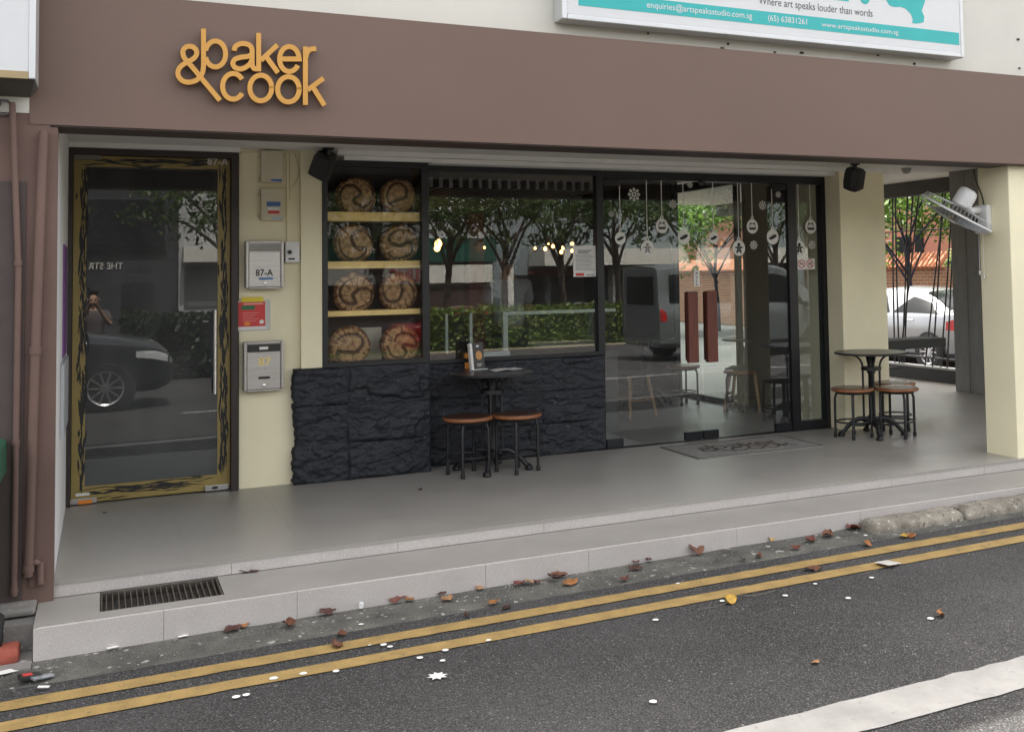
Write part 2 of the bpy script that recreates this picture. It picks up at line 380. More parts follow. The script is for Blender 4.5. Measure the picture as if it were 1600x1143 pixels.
# kerb stones
def kerbstone(x0, x1, label):
    mb = MB(); nx, nv = 44, 12; prof = [(5.59, -.01), (5.585, .05), (5.55, .073), (5.49, .075), (5.43, .066), (5.395, .035), (5.385, -.03)]
    def fn(u, v):
        x = x0 + (x1 - x0) * u; q = v * (len(prof) - 1); i = min(int(q), len(prof) - 2); f = q - i
        y = prof[i][0] * (1 - f) + prof[i + 1][0] * f; z = prof[i][1] * (1 - f) + prof[i + 1][1] * f
        e = min(u, 1 - u) * (x1 - x0); k = min(1, e / .03) ** .5; yc, zc = 5.49, 0
        y = yc + (y - yc) * (.9 + .1 * k); z = (z) * (.72 + .28 * k)
        p = Vector((x, y, z)); w = .011 * noise.noise(p * 14) + .012 * noise.noise(p * 5) + .004 * noise.noise(p * 50)
        return Vector((x, y - w, road_z(x, 5.4) + z + w * .8))
    mb.grid(nx, nv, fn)
    vs = mb.v; a = [j * (nx + 1) for j in range(nv + 1)]; b = [j * (nx + 1) + nx for j in range(nv + 1)]
    mb.f += [tuple(a), tuple(reversed(b))]
    o = mb.build('kerb_stone', M_kerb, org=((x0 + x1) / 2, 5.49, road_z((x0 + x1) / 2, 5.4)), smooth='all')
    tag(o, label, 'kerb stone', 'old kerb stones along the lower step')
kerbstone(4.43, 5.17, 'weathered mossy kerb stone with a broken left end and a maroon leaf on it')
kerbstone(5.20, 6.25, 'weathered kerb stone farthest to the right, beyond the open joint')
kerbstone(6.28, 7.4, 'weathered kerb stone out past the right hand pillar of the shop')

# ================================================================== THE SHOP BUILDING
B = thing('shop_building', 'two storey shop with brown fascia, cream walls and black framed glass front', 'shop', (3, 8, 0))
H = 6.5
mb = MB(); mb.box((-.3, 6.14, 2.86), (10.3, 16, H)); up = mb.build('upper_wall', M_white, B)
for k in range(16):                                    # anchor holes and stubs below the lightbox
    q = [(973, 38, 9, 4), (1128, 76, 7, 4), (1160, 62, 9, 4), (1252, 83, 8, 4), (1441, 81, 8, 4), (1428, 100, 5, 4), (1590, 62, 6, 4), (1592, 107, 5, 3), (1228, 64, 9, 3), (1195, 86, 4, 3), (1210, 82, 4, 3), (1137, 69, 3, 4), (1025, 50, 4, 3), (1368, 80, 12, 3), (1371, 87, 4, 3), (1012, 53, 3, 3)][k]
    p = yp(q[0], q[1], 6.14); mb = MB(); mb.box((p.x - q[2] * .0018, 6.128, p.z - q[3] * .0018), (p.x + q[2] * .0018, 6.1405, p.z + q[3] * .0018)); mb.build('anchor_stub', mat('old_anchor', (.05, .045, .04), .8), up)
mb = MB(); mb.box((-.335, 6.02, 2.292), (10.6, 6.135, 2.992)); mb.build('fascia', M_fas, B)
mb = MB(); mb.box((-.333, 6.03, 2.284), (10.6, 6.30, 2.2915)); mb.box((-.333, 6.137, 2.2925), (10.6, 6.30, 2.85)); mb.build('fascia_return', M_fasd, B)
mb = MB(); mb.box((-.21, 6.302, 2.44), (6.75, 9.0, 2.60)); mb.box((6.751, 6.302, 2.65), (10.3, 16, 2.85)); mb.build('soffit', M_ceil, B)
mb = MB()
mb.box((1.56, 7.90, 2.405), (6.74, 8.30, 2.4395)); mb.box((2.30, 7.99, 2.372), (6.19, 8.28, 2.4045)); mb.box((1.62, 7.955, 2.374), (2.297, 8.28, 2.4045))
mb.build('window_head', M_trim, B)
mb = MB(); mb.box((-.21, 7.96, 2.405), (.885, 8.3, 2.439)); mb.build('lintel', M_trim, B)
mb = MB(); mb.box((-.24, 6.116, -.3), (-.211, 8.3, 2.45)); ret = mb.build('return_wall', mat('return_paint', (.80, .80, .80), .7, .05), B)
mb = MB(); mb.box((-.2105, 7.05, 1.05), (-.203, 7.65, 1.72)); mb.build('poster', mat('purple_print', (.17, .06, .22), .5), ret)
mb = MB(); mb.box((-.2105, 6.75, .62), (-.190, 7.6, 1.03), None, .004); mb.build('meter_cover', mat('grey_cover', (.42, .44, .46), .5), ret)
# plastered wall, pilaster
mb = MB(); mb.box((.885, YW, 0), (1.50, 8.35, 2.439)); mb.box((-.21, 8.13, 2.421), (.88, 8.35, 2.439)); mb.build('facade_wall', M_yel, B)
mb = MB(); a = yp(470.5, 577, 8.0); mb.box((a.x, YB + .005, .835), (1.462, YW - .002, 2.4385)); mb.build('pilaster', M_yel, B)
# slate cladding, built as pitched-face blocks
def cladding(X0, X1, Z1, Y, rows, seed, ragged):
    mb = MB(); step = .0085; nx = int((X1 - X0) / step); nz = int(Z1 / step)
    blocks = []
    for (z0, z1, cuts) in rows:
        cs = [X0] + [X0 + (X1 - X0) * c for c in cuts] + [X1]
        for i in range(len(cs) - 1): blocks.append((cs[i], cs[i + 1], z0, z1))
    rr = random.Random(seed); prm = [(rr.uniform(.022, .042), rr.uniform(-1, 1), rr.uniform(-1, 1), rr.uniform(0, 50)) for _ in blocks]
    def facet(p):
        ds, ps = noise.voronoi(p); c = ps[0]; h = noise.cell_vector(c * 7.3 + Vector((.5, .5, .5)))
        return (h.x - .5) * 2, (p - c).x * (h.y - .5) * 2 + (p - c).y * (h.z - .5) * 2.6, ds[1] - ds[0]
    def depth(x, z):
        for (a, b, z0, z1), (h, tx, tz, of) in zip(blocks, prm):
            if a <= x <= b + 1e-6 and z0 <= z <= z1 + 1e-6:
                e = min(x - a, b - x, (z - z0), (z1 - z)); e += .006 * noise.noise((x * 30, z * 30, of)); m = min(1, max(0, e / .016)); m = m * m * (3 - 2 * m)
                wx = x + .035 * noise.noise((x * 7, z * 12, of)); wz = z + .022 * noise.noise((x * 9, z * 14, of + 9))
                h1, t1, e1 = facet(Vector((wx * 2.6 + of, wz * 6.5, of))); h2, t2, e2 = facet(Vector((wx * 8 + of, wz * 17, of + 3)))
                d = h * (.62 + .34 * h1 + .30 * t1) + .006 * h2 + .006 * t2 - .008 * max(0, 1 - e1 / .05) * (.4 + .6 * abs(noise.noise((x * 3, z * 3, of)))) + .009 * noise.fractal(Vector((x * 14, z * 24, of)), .8, 2.0, 5)
                d += .3 * h * (tx * ((x - a) / (b - a) - .5) + tz * ((z - z0) / (z1 - z0) - .5))
                return max(.0005, d) * (.38 + .62 * m) + .0012 * noise.noise((x * 90, z * 90, 1))
        return 0
    def fn(u, v):
        x = X0 + (X1 - X0) * u; z = Z1 * v; d = depth(x, z)
        if ragged and u < .03: x -= (.03 - u) / .03 * max(0, .022 + .035 * noise.noise((z * 5, 3.3, 0)) + .022 * noise.noise((z * 19, 1, 4)) + .012 * noise.noise((z * 60, 2, 4))) 
        return Vector((x, Y - max(0, d) - .004, z))
    mb.grid(nx, nz, fn)
    w = nx + 1
    def side(ids, yb):
        o = len(mb.v); mb.v += [Vector((mb.v[i].x, yb, mb.v[i].z)) for i in ids]
        mb.f += [(ids[k], ids[k + 1], o + k + 1, o + k) for k in range(len(ids) - 1)]
    side([j * w for j in range(nz + 1)], Y + .07); side([j * w + nx for j in range(nz + 1)], Y + .20); side([nz * w + i for i in range(w)], Y + .20)
    return mb.build('stone_cladding', M_stone, B, smooth='all')
cladding(1.275, 2.272, .832, YB, [(0, .27, [.37]), (.27, .555, [.36]), (.555, .832, [.375])], 3, True)
cladding(2.276, 3.846, .80, YG, [(0, .26, [.25, .62]), (.26, .52, [.2, .63]), (.52, .80, [.24, .62])], 11, False)

# windows ---------------------------------------------------------
def frame(mb, x0, x1, z0, z1, Yf, Yb_, l, r, b, t):
    mb.box((x0, Yf, z0), (x0 + l, Yb_, z1)); mb.box((x1 - r, Yf, z0), (x1, Yb_, z1))
    mb.box((x0 + l, Yf, z1 - t), (x1 - r, Yb_, z1)); mb.box((x0 + l, Yf, z0), (x1 - r, Yb_, z0 + b))
def pane(x0, x1, z0, z1, Y, m, parent, name='pane'):
    mb = MB(); mb.add([(x0, Y, z0), (x1, Y, z0), (x1, Y, z1), (x0, Y, z1)], [(0, 1, 2, 3)])
    return mb.build(name, m, parent)
M_fr = mat('black_frame', (.006, .007, .010), .38, .1)
w = thing_window = MB(); frame(w, 1.466, 2.272, .834, 2.3735, YB - .005, YB + .07, .036, .055, .032, .045); dw = w.build('display_window', M_fr, B)
pane(1.50, 2.22, .86, 2.335, YB + .02, glass('display_glass', 1.42, (.98, .98, .98)), dw)
w = MB(); frame(w, 2.276, 3.846, .803, 2.3715, YG - .03, YG + .04, .036, .062, .03, .045); pw = w.build('picture_window', M_fr, B)
pane(2.31, 3.79, .83, 2.33, YG + .01, G_win, pw)
xL, xM, xR, xS, xE = 3.85, 4.76, 5.775, 5.885, 6.186
w = MB()
w.box((xL, YG - .03, 2.30), (xE, YG + .05, 2.3715)); w.box((5.755, YG - .028, 0.002), (5.848, YG + .045, 2.2995))
w.box((xE - .05, YG - .03, .002), (xE, YG + .05, 2.2995)); w.box((5.849, YG - .025, .002), (xE - .051, YG + .045, .085))
ent = w.build('entrance_frame', M_fr, B)
pane(5.849, xE - .05, .085, 2.30, YG + .012, G_door, ent, 'sidelight')
w = MB(); w.box((3.848, YG - .02, .0005), (5.754, YG + .06, .006)); w.build('threshold', M_blk, ent)
def hung_door(x0, x1, hx, patches):
    w = MB(); w.add([(x0, YG - .004, .012), (x1, YG - .004, .012), (x1, YG - .004, 2.297), (x0, YG - .004, 2.297)], [(0, 1, 2, 3)])
    d = w.build('glass_door', G_door, B)
    for (a, b, z0, z1) in patches:
        w = MB(); w.box((a, YG - .022, z0), (b, YG + .016, z1), None, .003); pf = w.build('patch_fitting', M_fr, d)
    w = MB(); z0, z1 = 1.5 - .075 * 8.18 / 1 * 1, 0
    a = yp(hx[0], hx[3], YG - .08); b = yp(hx[2], hx[1], YG - .08)
    w.box((a.x, YG - .085, a.z), (b.x, YG - .035, b.z), None, .003)
    for zz in (a.z + .08, b.z - .08): w.box(((a.x + b.x) / 2 - .01, YG - .036, zz - .01), ((a.x + b.x) / 2 + .01, YG - .0045, zz + .01))
    h = w.build('handle', M_hwood, d)
    w = MB(); w.box((a.x + .055, YG + .03, a.z + .01), (b.x + .045, YG + .085, b.z - .01), None, .003); w.build('handle', M_hwood, d)
    return d
pbx = lambda x0, x1: (yp(x0, 690, YG).x, yp(x1, 690, YG).x)
p1 = pbx(946, 973); p2 = pbx(1070, 1096); p3 = pbx(1099, 1122); p4 = pbx(1212, 1238)
q1 = (yp(940, 280, YG).x, yp(968, 280, YG).x); q2 = (yp(1203, 280, YG).x, yp(1228, 280, YG).x)
xm = yp(1097.5, 560, YG).x
hung_door(3.852, xm - .003, (1077, 455, 1090, 567), [(3.852, p1[1], .010, .085), (p2[0], p2[1], .010, .085), (3.852, q1[1], 2.245, 2.299)])
hung_door(xm + .003, 5.752, (1106.5, 454, 1120, 566), [(p3[0], p3[1], .010, .085), (p4[0], 5.752, .010, .085), (q2[0], 5.752, 2.245, 2.299)])
w = MB(); w.lathe([(.001, 0), (.028, .004), (.03, .02), (.001, .03)], n=20, M=Matrix.Translation((xm, YG - .03, 2.29)) @ Matrix.Rotation(R(90), 4, 'X')); w.build('door_closer', M_fr, ent, smooth=True)

# stair door at the left ------------------------------------------
w = MB(); M_dframe = mat('dark_brown_frame', (.028, .019, .017), .45, .1)
x0, x1 = yp(101.5, 600, YW).x - .004, yp(370.5, 600, YW).x
w.box((x0, YW - .06, .001), (x0 + .042, YW + .06, 2.404)); w.box((x1 - .045, YW - .06, .001), (x1, YW + .06, 2.404)); w.box((x0 + .042, YW - .06, 2.362), (x1 - .045, YW + .06, 2.404))
sd = w.build('stair_door', M_dframe, B)
lx0, lx1, lz0, lz1 = x0 + .045, x1 - .048, .012, 2.358
pane(lx0, lx1, lz0, lz1, YW + .012, G_dark, sd)
ix0, ix1, iz0, iz1 = yp(134, 500, YW).x, yp(340, 500, YW).x, yp(240, 750, YW).z, yp(240, 262.5, YW).z
w = MB(); M_ol = mat('olive_gold_film', (.30, .225, .07), .45, .12, 3)
w.box((lx0, YW + .006, lz0), (ix0, YW + .0105, lz1)); w.box((ix1, YW + .006, lz0), (lx1, YW + .0105, lz1)); w.box((ix0, YW + .006, lz0), (ix1, YW + .0105, iz0)); w.box((ix0, YW + .006, iz1), (ix1, YW + .0105, lz1))
w.build('bark_border', M_ol, sd)
w = MB(); r_ = random.Random(5); fn = front(YW + .0055); kk = 0
def bark(cx, cy, L, vert, wd):
    global kk; kk += 1
    n = 6; pts = []; sk = r_.uniform(-.02, .02)
    for i in range(n + 1):
        t = i / n - .5; o_ = sk * t * L / .15 + .004 * noise.noise((t * 5 + kk, kk * .7, 0))
        pts.append((cx + o_, cy + t * L) if vert else (cx + t * L, cy + o_))
    up = []; dn = []
    for i, (a, b) in enumerate(pts):
        h = wd * math.sin(PI * (i + .15) / (n + .3)) * (.7 + .5 * r_.random())
        up.append((a + h, b) if vert else (a, b + h)); dn.append((a - h, b) if vert else (a, b - h))
    poly = up + dn[::-1]; w.prism(poly, fn, 0, .0006 + kk * 6e-6)
for (a, b) in ((lx0, ix0), (ix1, lx1)):
    c = (a + b) / 2 + (.022 if a < 0 else -.008) * (1 if a < 0 else 0)
    for i in range(150): bark(c + r_.gauss(0, .014), r_.uniform(lz0 + .12, lz1 - .1), r_.uniform(.05, .17), True, r_.uniform(.003, .008))
for i in range(42): bark(r_.uniform(ix0 + .02, ix1 - .05), (iz1 + lz1) / 2 + r_.gauss(0, .018), r_.uniform(.06, .22), False, r_.uniform(.0025, .007))
for i in range(46): bark(r_.uniform(ix0 + .03, ix1 - .05), (iz0 + lz0) / 2 + .012 + r_.gauss(0, .02), r_.uniform(.06, .22), False, r_.uniform(.0025, .007))
w.build('bark_pattern', M_ink, sd)
w = MB(); hx = yp(335, 500, YW).x; z0, z1 = yp(335, 614, YW).z, yp(335, 484, YW).z
w.tube([(hx, YW - .05, z0), (hx, YW - .05, z1)], .0125, 14)
for zz in (z0 + .07, z1 - .07): w.tube([(hx, YW - .05, zz), (hx, YW + .005, zz)], .008, 10)
w.build('handle', M_chrome, sd, smooth=True)
for (q, m) in (((108.5, 776, 151, 790.5), M_steel), ((320, 755, 357, 767), M_steel), ((115, 239, 157, 249), mat('dull_steel', (.22, .2, .19), .5, .1, metal=.4))):
    w = MB(); a = yp(q[0], q[3], YW); b = yp(q[2], q[1], YW); w.box((a.x, YW - .014, max(.008, a.z)), (b.x, YW + .02, b.z), None, .003); f_ = w.build('patch_fitting', m, sd)
    if q[0] < 110: w = MB(); pbox(w, (122, 779, 144, 787), YW - .0155, YW - .0142, YW); w.build('warning_sticker', M_orange, f_) if False else w.build('lock_sticker', M_orange, sd)
w = MB(); pbox(w, (118, 769, 140, 775.5), YW + .003, YW + .0058, YW); w.build('white_tag', M_paper, sd)
w = MB(); p = yp(335.5, 761, YW); w.prism(arc(p.x, p.z, .022, .010, 0, 360, 20)[:-1], front(YW - .0145), 0, .002); w.build('keyhole', M_blk, sd)
w = MB(); a, b = yp(324, 257.5, YW), yp(357, 247.5, YW); text(w, '87-A', (a.x, a.z), (b.x, b.z), front(YW + .001), 0, .001, .010); w.build('number', mat('silver_vinyl', (.75, .75, .72), .5), sd)
w = MB(); p = yp(321.5, 502, YW); w.prism(arc(p.x, p.z, .026, .026, 0, 360, 28)[:-1], front(YW + .010), 0, .002); ps = w.build('push_sticker', M_ink, sd)
w = MB(); text(w, 'PUSH', (p.x - .017, p.z - .005), (p.x + .017, p.z + .005), front(YW + .0078), 0, .0005); w.build('push_lettering', M_paper, sd)
# stairwell behind the door
w = MB(); w.box((-.21, 10.2, 0), (1.2, 10.3, 2.6)); w.box((-.26, 8.36, 0), (-.212, 10.2, 2.6)); w.box((1.201, 8.36, 0), (1.262, 14, 2.75)); w.box((-.21, 8.36, 2.45), (1.2, 10.2, 2.5)); w.build('stairwell_wall', mat('stairwell_grey', (.10, .10, .10), .8), B)

# columns ----------------------------------------------------------
w = MB(); w.box((6.187, 7.93, 0.001), (6.715, 8.72, 2.4395), None, .006); w.build('column', M_yel, B)
w = MB(); w.box((6.418, 6.105, -.02), (6.72, 6.43, 2.70), None, .006); w.build('column', M_yel, B)

# interior shell ---------------------------------------------------
w = MB(); w.box((1.263, 14.0, 0), (6.3, 14.1, 2.75)); back = w.build('interior_wall', M_int, B)
w = MB(); w.box((1.263, 8.30, 2.62), (6.3, 14.0, 2.75)); w.build('ceiling', mat('interior_ceiling', (.22, .22, .22), .8), B)
w = MB(); yy = 8.45
for i in range(20):
    x = 2.33 + i * .085; w.box((x - .016, 8.42, 2.22), (x + .016, 13.2, 2.30))
w.build('ceiling_slats', mat('slat_grey', (.16, .155, .15), .6), B)
w = MB(); w.box((3.93, 12.1, 0), (4.12, 12.3, 2.61)); w.build('red_post', mat('red_paint', (.20, .016, .022), .4), B)
# glazed side wall of the shop along the open passage
w = MB(); w.box((6.27, 8.721, .001), (6.35, 9.70, 2.62)); w.build('side_wall', mat('dark_side_wall', (.050, .046, .042), .7, .2), B); w = MB(); w.box((6.27, 11.35, .001), (6.35, 13.99, 2.62)); w.build('side_wall', mat('dark_side_wall', (.050, .046, .042), .7, .2), B)
w = MB()
for y in (9.701, 9.88, 11.29): w.box((6.28, y, .001), (6.34, y + .058, 2.62))
w.box((6.281, 9.761, 2.45), (6.339, 11.289, 2.55)); w.box((6.281, 9.761, .001), (6.339, 11.289, .06))
sw = w.build('side_window', M_fr, B)
for y, y2 in ((9.76, 9.88), (9.938, 11.29)):
    w = MB(); w.add([(6.31, y, .06), (6.31, y2, .06), (6.31, y2, 2.45), (6.31, y, 2.45)], [(0, 1, 2, 3)]); w.build('pane', G_side, sw)
# passage side: low wall, beam, board
w = MB(); w.box((9.80, 6.45, -.3), (9.92, 14.2, .165)); lw = w.build('low_wall', mat('black_low_wall', (.02, .02, .02), .6), B)
w = MB(); w.box((9.795, 9.75, .166), (9.925, 14.2, .19)); w.build('coping', mat('pale_coping', (.5, .5, .48), .6), lw)
w = MB(); w.box((9.75, 9.72, 2.46), (9.95, 16, 2.649)); w.build('beam', M_darkgrey, B)
w = MB(); w.box((9.26, 8.2, .002), (9.32, 9.74, 2.649))
for k in range(5): w.box((9.254, 8.3 + k * .3, .002), (9.2598, 8.302 + k * .3 + .012, 2.64))
w.build('board_screen', M_gpanel, B)
w = MB(); w.box((9.5, 6.14, -.3), (10.3, 9.6, 2.649)); w.build('end_wall', M_yel, B)
# passage rods
rods = thing('rod_screen', 'row of thin black leaning rods along the open side of the passage', 'screen', (9.86, 12, .19))
for k, (xt, yt, xb, yb) in enumerate([(1399, 312, 1404, 520), (1417, 335, 1410, 556), (1425, 330, 1413, 560), (1470, 352, 1458, 556), (1474, 330, 1451, 524), (1485, 350, 1470, 572), (1490, 380, 1480, 575), (1496, 420, 1495, 578), (1395, 330, 1398, 560), (1434, 318, 1420, 440)]):
    a, b = xp(xt, yt, 9.86 + .012 * (k % 3)), xp(xb, yb, 9.86 + .012 * (k % 3)); d = (a - b); a2 = b + d * ((2.459 - b.z) / d.z); b2 = b + d * ((.191 - b.z) / d.z)
    w = MB(); w.tube([b2, b2.lerp(a2, .5) + Vector((0, .012 * (-1) ** k, 0)), a2], .011, 8); w.build('rod', M_blk, rods, smooth=True)
for k in range(9):
    y = 12.0 + k * .24; w = MB(); w.tube([(9.86, y, .191), (9.86, y + rnd.uniform(-.15, .15), 2.459)], .011, 8); w.build('rod', M_blk, rods, smooth=True)
w = MB(); w.tube([(9.855, 9.8, 1.99), (9.855, 14.2, 1.99)], .008, 8); w.build('rail', M_blk, rods)
w = MB(); w.tube([(9.855, 9.8, .30), (9.855, 14.2, .30)], .014, 8); w.build('rail', M_blk, rods)
# counter in the passage
ct = thing('counter', 'charcoal bar counter with a lower shelf behind the cream column', 'counter', (7.5, 9.1, 0))
w = MB(); w.box((6.76, 8.9, .62), (8.34, 9.25, .72), None, .004); w.build('counter_top', M_darkgrey, ct)
w = MB(); w.box((6.80, 8.95, .001), (7.02, 9.22, .6195)); w.build('counter_leg', M_darkgrey, ct)
w = MB(); w.box((7.021, 8.96, .40), (7.75, 9.2, .43)); w.build('counter_shelf', M_darkgrey, ct)

# ================================================================== SIGNS
LOGO = dict(
 amp=smooth_path([(400, 548), (330, 462), (262, 385), (245, 345), (247, 312), (270, 287), (300, 281), (333, 289), (358, 320), (355, 355), (330, 385), (285, 410), (235, 440), (208, 475), (203, 515), (225, 555), (265, 577), (310, 578), (355, 563), (388, 533), (407, 500), (415, 460), (416, 430)], 4),
 tail=[(392, 538), (553, 731)],
 b=[(416, 134), (416, 440)], bb=arc(515, 345, 85, 108, 195, 525, 40),
 a1=smooth_path([(670, 318), (680, 285), (710, 264), (750, 258), (795, 270), (818, 300), (820, 345)], 4) + [(820, 425)] + smooth_path([(822, 445), (838, 466), (872, 470)], 3),
 a2=smooth_path([(820, 345), (790, 364), (730, 372), (680, 388), (660, 418), (672, 452), (712, 470), (755, 462), (800, 430), (819, 395)], 4),
 k=[(875, 170), (875, 490)], k2=[(893, 398), (1032, 270)], k3=[(938, 368), (1036, 502)],
 e=[(1052, 387), (1212, 387)] + arc(1130, 388, 81, 104, -4, -330, 40)[1:],
 r=[(1264, 283), (1264, 770)], r2=smooth_path([(1268, 372), (1278, 335), (1305, 308), (1353, 302)], 5),
 c=arc(662, 615, 88, 107, -33, -327, 36), o1=arc(892, 629, 91, 106, 0, 360, 40)[:-1], o2=arc(1122, 640, 90, 105, 0, 360, 40)[:-1],
 q2=[(1282, 645), (1414, 548)], q3=[(1320, 612), (1422, 774)])
CLOSED = ('o1', 'o2')
LN = 0
def logo_part(keys, fn, w, d0, d1, name, m, parent):
    global LN
    mb = MB(); q = .0004 if d1 > .01 else .00004
    for i, k in enumerate(keys): LN += 1; mb.stroke(LOGO[k], w, fn, d0, d1 + (LN % 19) * q, k in CLOSED, q * 3.5)
    return mb.build(name, m, parent)
WORDS = [('ampersand', ['amp', 'tail']), ('letter', ['b', 'bb']), ('letter', ['a1', 'a2']), ('letter', ['k', 'k2', 'k3']), ('letter', ['e']), ('letter', ['r', 'r2']), ('letter', ['c']), ('letter', ['o1']), ('letter', ['o2']), ('letter', ['q2', 'q3'])]
sg = thing('shop_sign', 'raised gold lettering reading baker and cook on the brown fascia', 'sign', yp(392, 110, 6.0))
def lf(u, v, d): p = yp(240 + u / 5.3333, 20 + v / 5.3333, 5.965); return Vector((p.x, 5.995 - d, p.z))
for nm, ks in WORDS: logo_part(ks, lf, 41, 0, .030, nm, M_gold, sg)
mb = MB()
for u, v in ((416, 200), (875, 220), (1264, 500), (300, 575), (892, 735), (1122, 745), (665, 720), (745, 260)):
    p = lf(u, v, 0); mb.tube([p, (p.x, 6.0205, p.z)], .006, 8)
mb.build('stud', M_steel, sg)
# studio lightbox
lb = thing('lightbox_sign', 'white and teal lightbox sign of the art studio above the fascia', 'sign', yp(1190, 60, 6.05))
a, b = yp(878.5, 34.7, 6.0), yp(1507, 85.6, 6.0); zb = (a.z + b.z) / 2; XL, XR = a.x, b.x; ZT = zb + 1.15
mb = MB(); mb.box((XL, 6.0, zb), (XL + .035, 6.135, ZT), None, .006); mb.box((XR - .03, 6.0, zb), (XR, 6.135, ZT), None, .006)
mb.box((XL + .036, 6.0, zb), (XR - .031, 6.135, zb + .035), None, .006); mb.box((XL + .036, 6.0, ZT - .035), (XR - .031, 6.135, ZT), None, .006); mb.build('frame', M_alu, lb)
mb = MB(); mb.box((XL + .036, 6.006, zb + .036), (XR - .031, 6.10, ZT - .036)); mb.build('panel', M_signw, lb)
fs = front(6.0055)
def P2(x, y, Y=6.0): p = yp(x, y, Y); return (p.x, p.z)
t0, t1 = P2(1499.6, 70.5), P2(1499.6, 51.5); xl = P2(904.5, 12)[0]
mb = MB(); mb.prism(rect(xl, t0[1], t0[0], t1[1]), fs, 0, .0012); mb.build('teal_band', M_teal, lb)
hh = t1[1] - t0[1]; zc = (t0[1] + t1[1]) / 2
for (s, xa, xb_, y0_, y1_) in (('enquiries@artspeaksstudio.com.sg', 1011.5, 1176, -.30, .30), ('(65) 63831261', 1200.5, 1261.5, -.30, .27), ('www.artspeaksstudio.com.sg', 1284, 1404, -.30, .18)):
    mb = MB(); text(mb, s, (P2(xa, 30)[0], zc + y0_ * hh), (P2(xb_, 40)[0], zc + y1_ * hh), fs, .0013, .0022, .003); mb.build('lettering', M_signw, lb)
mb = MB(); za = P2(1187, 9)[1]; zb2 = P2(1362, 26)[1]; zz = (za + zb2) / 2
text(mb, 'Where art speaks louder than words', (P2(1186, 0)[0], zz - .012), (P2(1363.5, 0)[0], zz + .058), fs, 0, .001); mb.build('lettering', mat('grey_ink', (.10, .10, .10), .6), lb)
mb = MB(); z0 = P2(1340, 4)[1]
mb.prism(rect(P2(1300, 0)[0], z0, P2(1327, 0)[0], z0 + .07), fs, 0, .001); mb.build('lettering', M_teal, lb); mb = MB(); c0 = P2(1352, 0); mb.stroke(arc(c0[0], z0 + .05, .032, .04, 180, 360, 16), .03, fs, 0, .0012); mb.build('lettering', M_teal, lb)
mb = MB(); pts = [(1383, -4), (1390, 8), (1397, 11), (1409, 11), (1416, 14), (1424, 22), (1427, 30), (1426, 36), (1433, 37), (1444, 35), (1445, 26), (1441, 17), (1446, 2), (1446, -30), (1392, -30)]
mb.prism([P2(x, y) for x, y in pts][::-1], fs, 0, .001); mb.build('mascot_shape', M_teal, lb)

# neighbour at the left ---------------------------------------------
nb = thing('neighbour_building', 'brown plastered neighbour with painted drainpipes at the left edge', 'building', (-3, 6, 0))
mb = MB(); mb.box((-14, 6.025, -.4), (-.2415, 16, 2.345)); mb.box((-.2414, 6.026, -.4), (-.2085, 6.115, 2.28)); mb.build('wall', M_pier, nb)
mb = MB(); mb.box((-14, 6.02, 2.346), (-.336, 6.13, 2.46)); mb.box((-14, 6.14, 2.3455), (-.3355, 16, H)); mb.build('upper_wall', M_white, nb)
def pipe(pts, r, Y=5.99):
    mb = MB(); P = [yp(x, y, Y) for x, y in pts]; mb.tube(P, r, 12)
    for i in range(1, len(P)): mb.tube([P[i].lerp(P[i - 1], .02), P[i].lerp(P[i - 1], .05)], r * 1.25, 12)
    return mb.build('drainpipe', M_pier, nb, smooth=True)
pipe([(68, 205), (55, 560), (44, 900)], .022); pipe([(19, 160), (29, 420), (25, 700), (22, 930)], .015)
pipe([(45, 880), (56, 878), (63, 880), (63, 912)], .016, 5.995)
mb = MB(); a = yp(46, 916, 6.02); b = yp(66, 869, 6.02); mb.box((a.x, 6.012, a.z), (b.x, 6.0245, b.z)); mb.build('trap_niche', M_pier, nb)
mb = MB(); a = yp(0, 930, 6.02); b = yp(37, 640, 6.02); mb.box((-2.2, 6.010, -.24), (b.x, 6.0245, 2.0)); mb.build('side_door', mat('dark_taupe', (.075, .055, .05), .7, .15), nb)
ns = thing('neighbour_lightbox', 'plain white lightbox sign with a tan lower edge at the top left corner', 'sign', yp(20, 60, 5.75))
a = yp(55.5, 124, 5.72); zb_ = a.z; xr = a.x
mb = MB(); mb.box((-3, 5.72, zb_ + .035), (xr - .03, 5.98, zb_ + 1.2)); mb.build('panel', M_signw, ns)
mb = MB(); mb.box((xr - .0295, 5.715, zb_), (xr, 5.98, zb_ + 1.2), None, .004); mb.build('end_frame', M_alu, ns)
mb = MB(); mb.box((-3, 5.716, zb_), (xr - .03, 5.98, zb_ + .0345)); mb.build('tan_edge', mat('tan_trim', (.40, .30, .16), .6), ns)
mb = MB(); e = yp(46, 152, 6.0); mb.add([(-3, 5.73, zb_ - .001), (xr - .004, 5.73, zb_ - .001), (e.x, 6.01, e.z), (-3, 6.01, e.z), (-3, 6.01, zb_ - .001), (xr - .004, 6.01, zb_ - .001)], [(0, 1, 2, 3), (0, 4, 5, 1), (3, 2, 5, 4), (1, 5, 2), (0, 3, 4)]); mb.build('housing', mat('sign_housing', (.09, .088, .082), .7), ns)
br = MB(); p = yp(6, 168, 6.0); br.ring(p, .035, .006, M=Matrix.Rotation(R(90), 4, 'X')); br.ring(p + Vector((-.03, 0, .02)), .015, .005, M=Matrix.Rotation(R(90), 4, 'X')); br.tube([p + Vector((-.3, 0, .035)), p + Vector((.02, 0, .035))], .006)
o = br.build('scroll_bracket', mat('grey_iron', (.12, .12, .12), .6), org=p); tag(o, 'grey wrought iron scroll bracket under the neighbour\'s white sign', 'bracket')
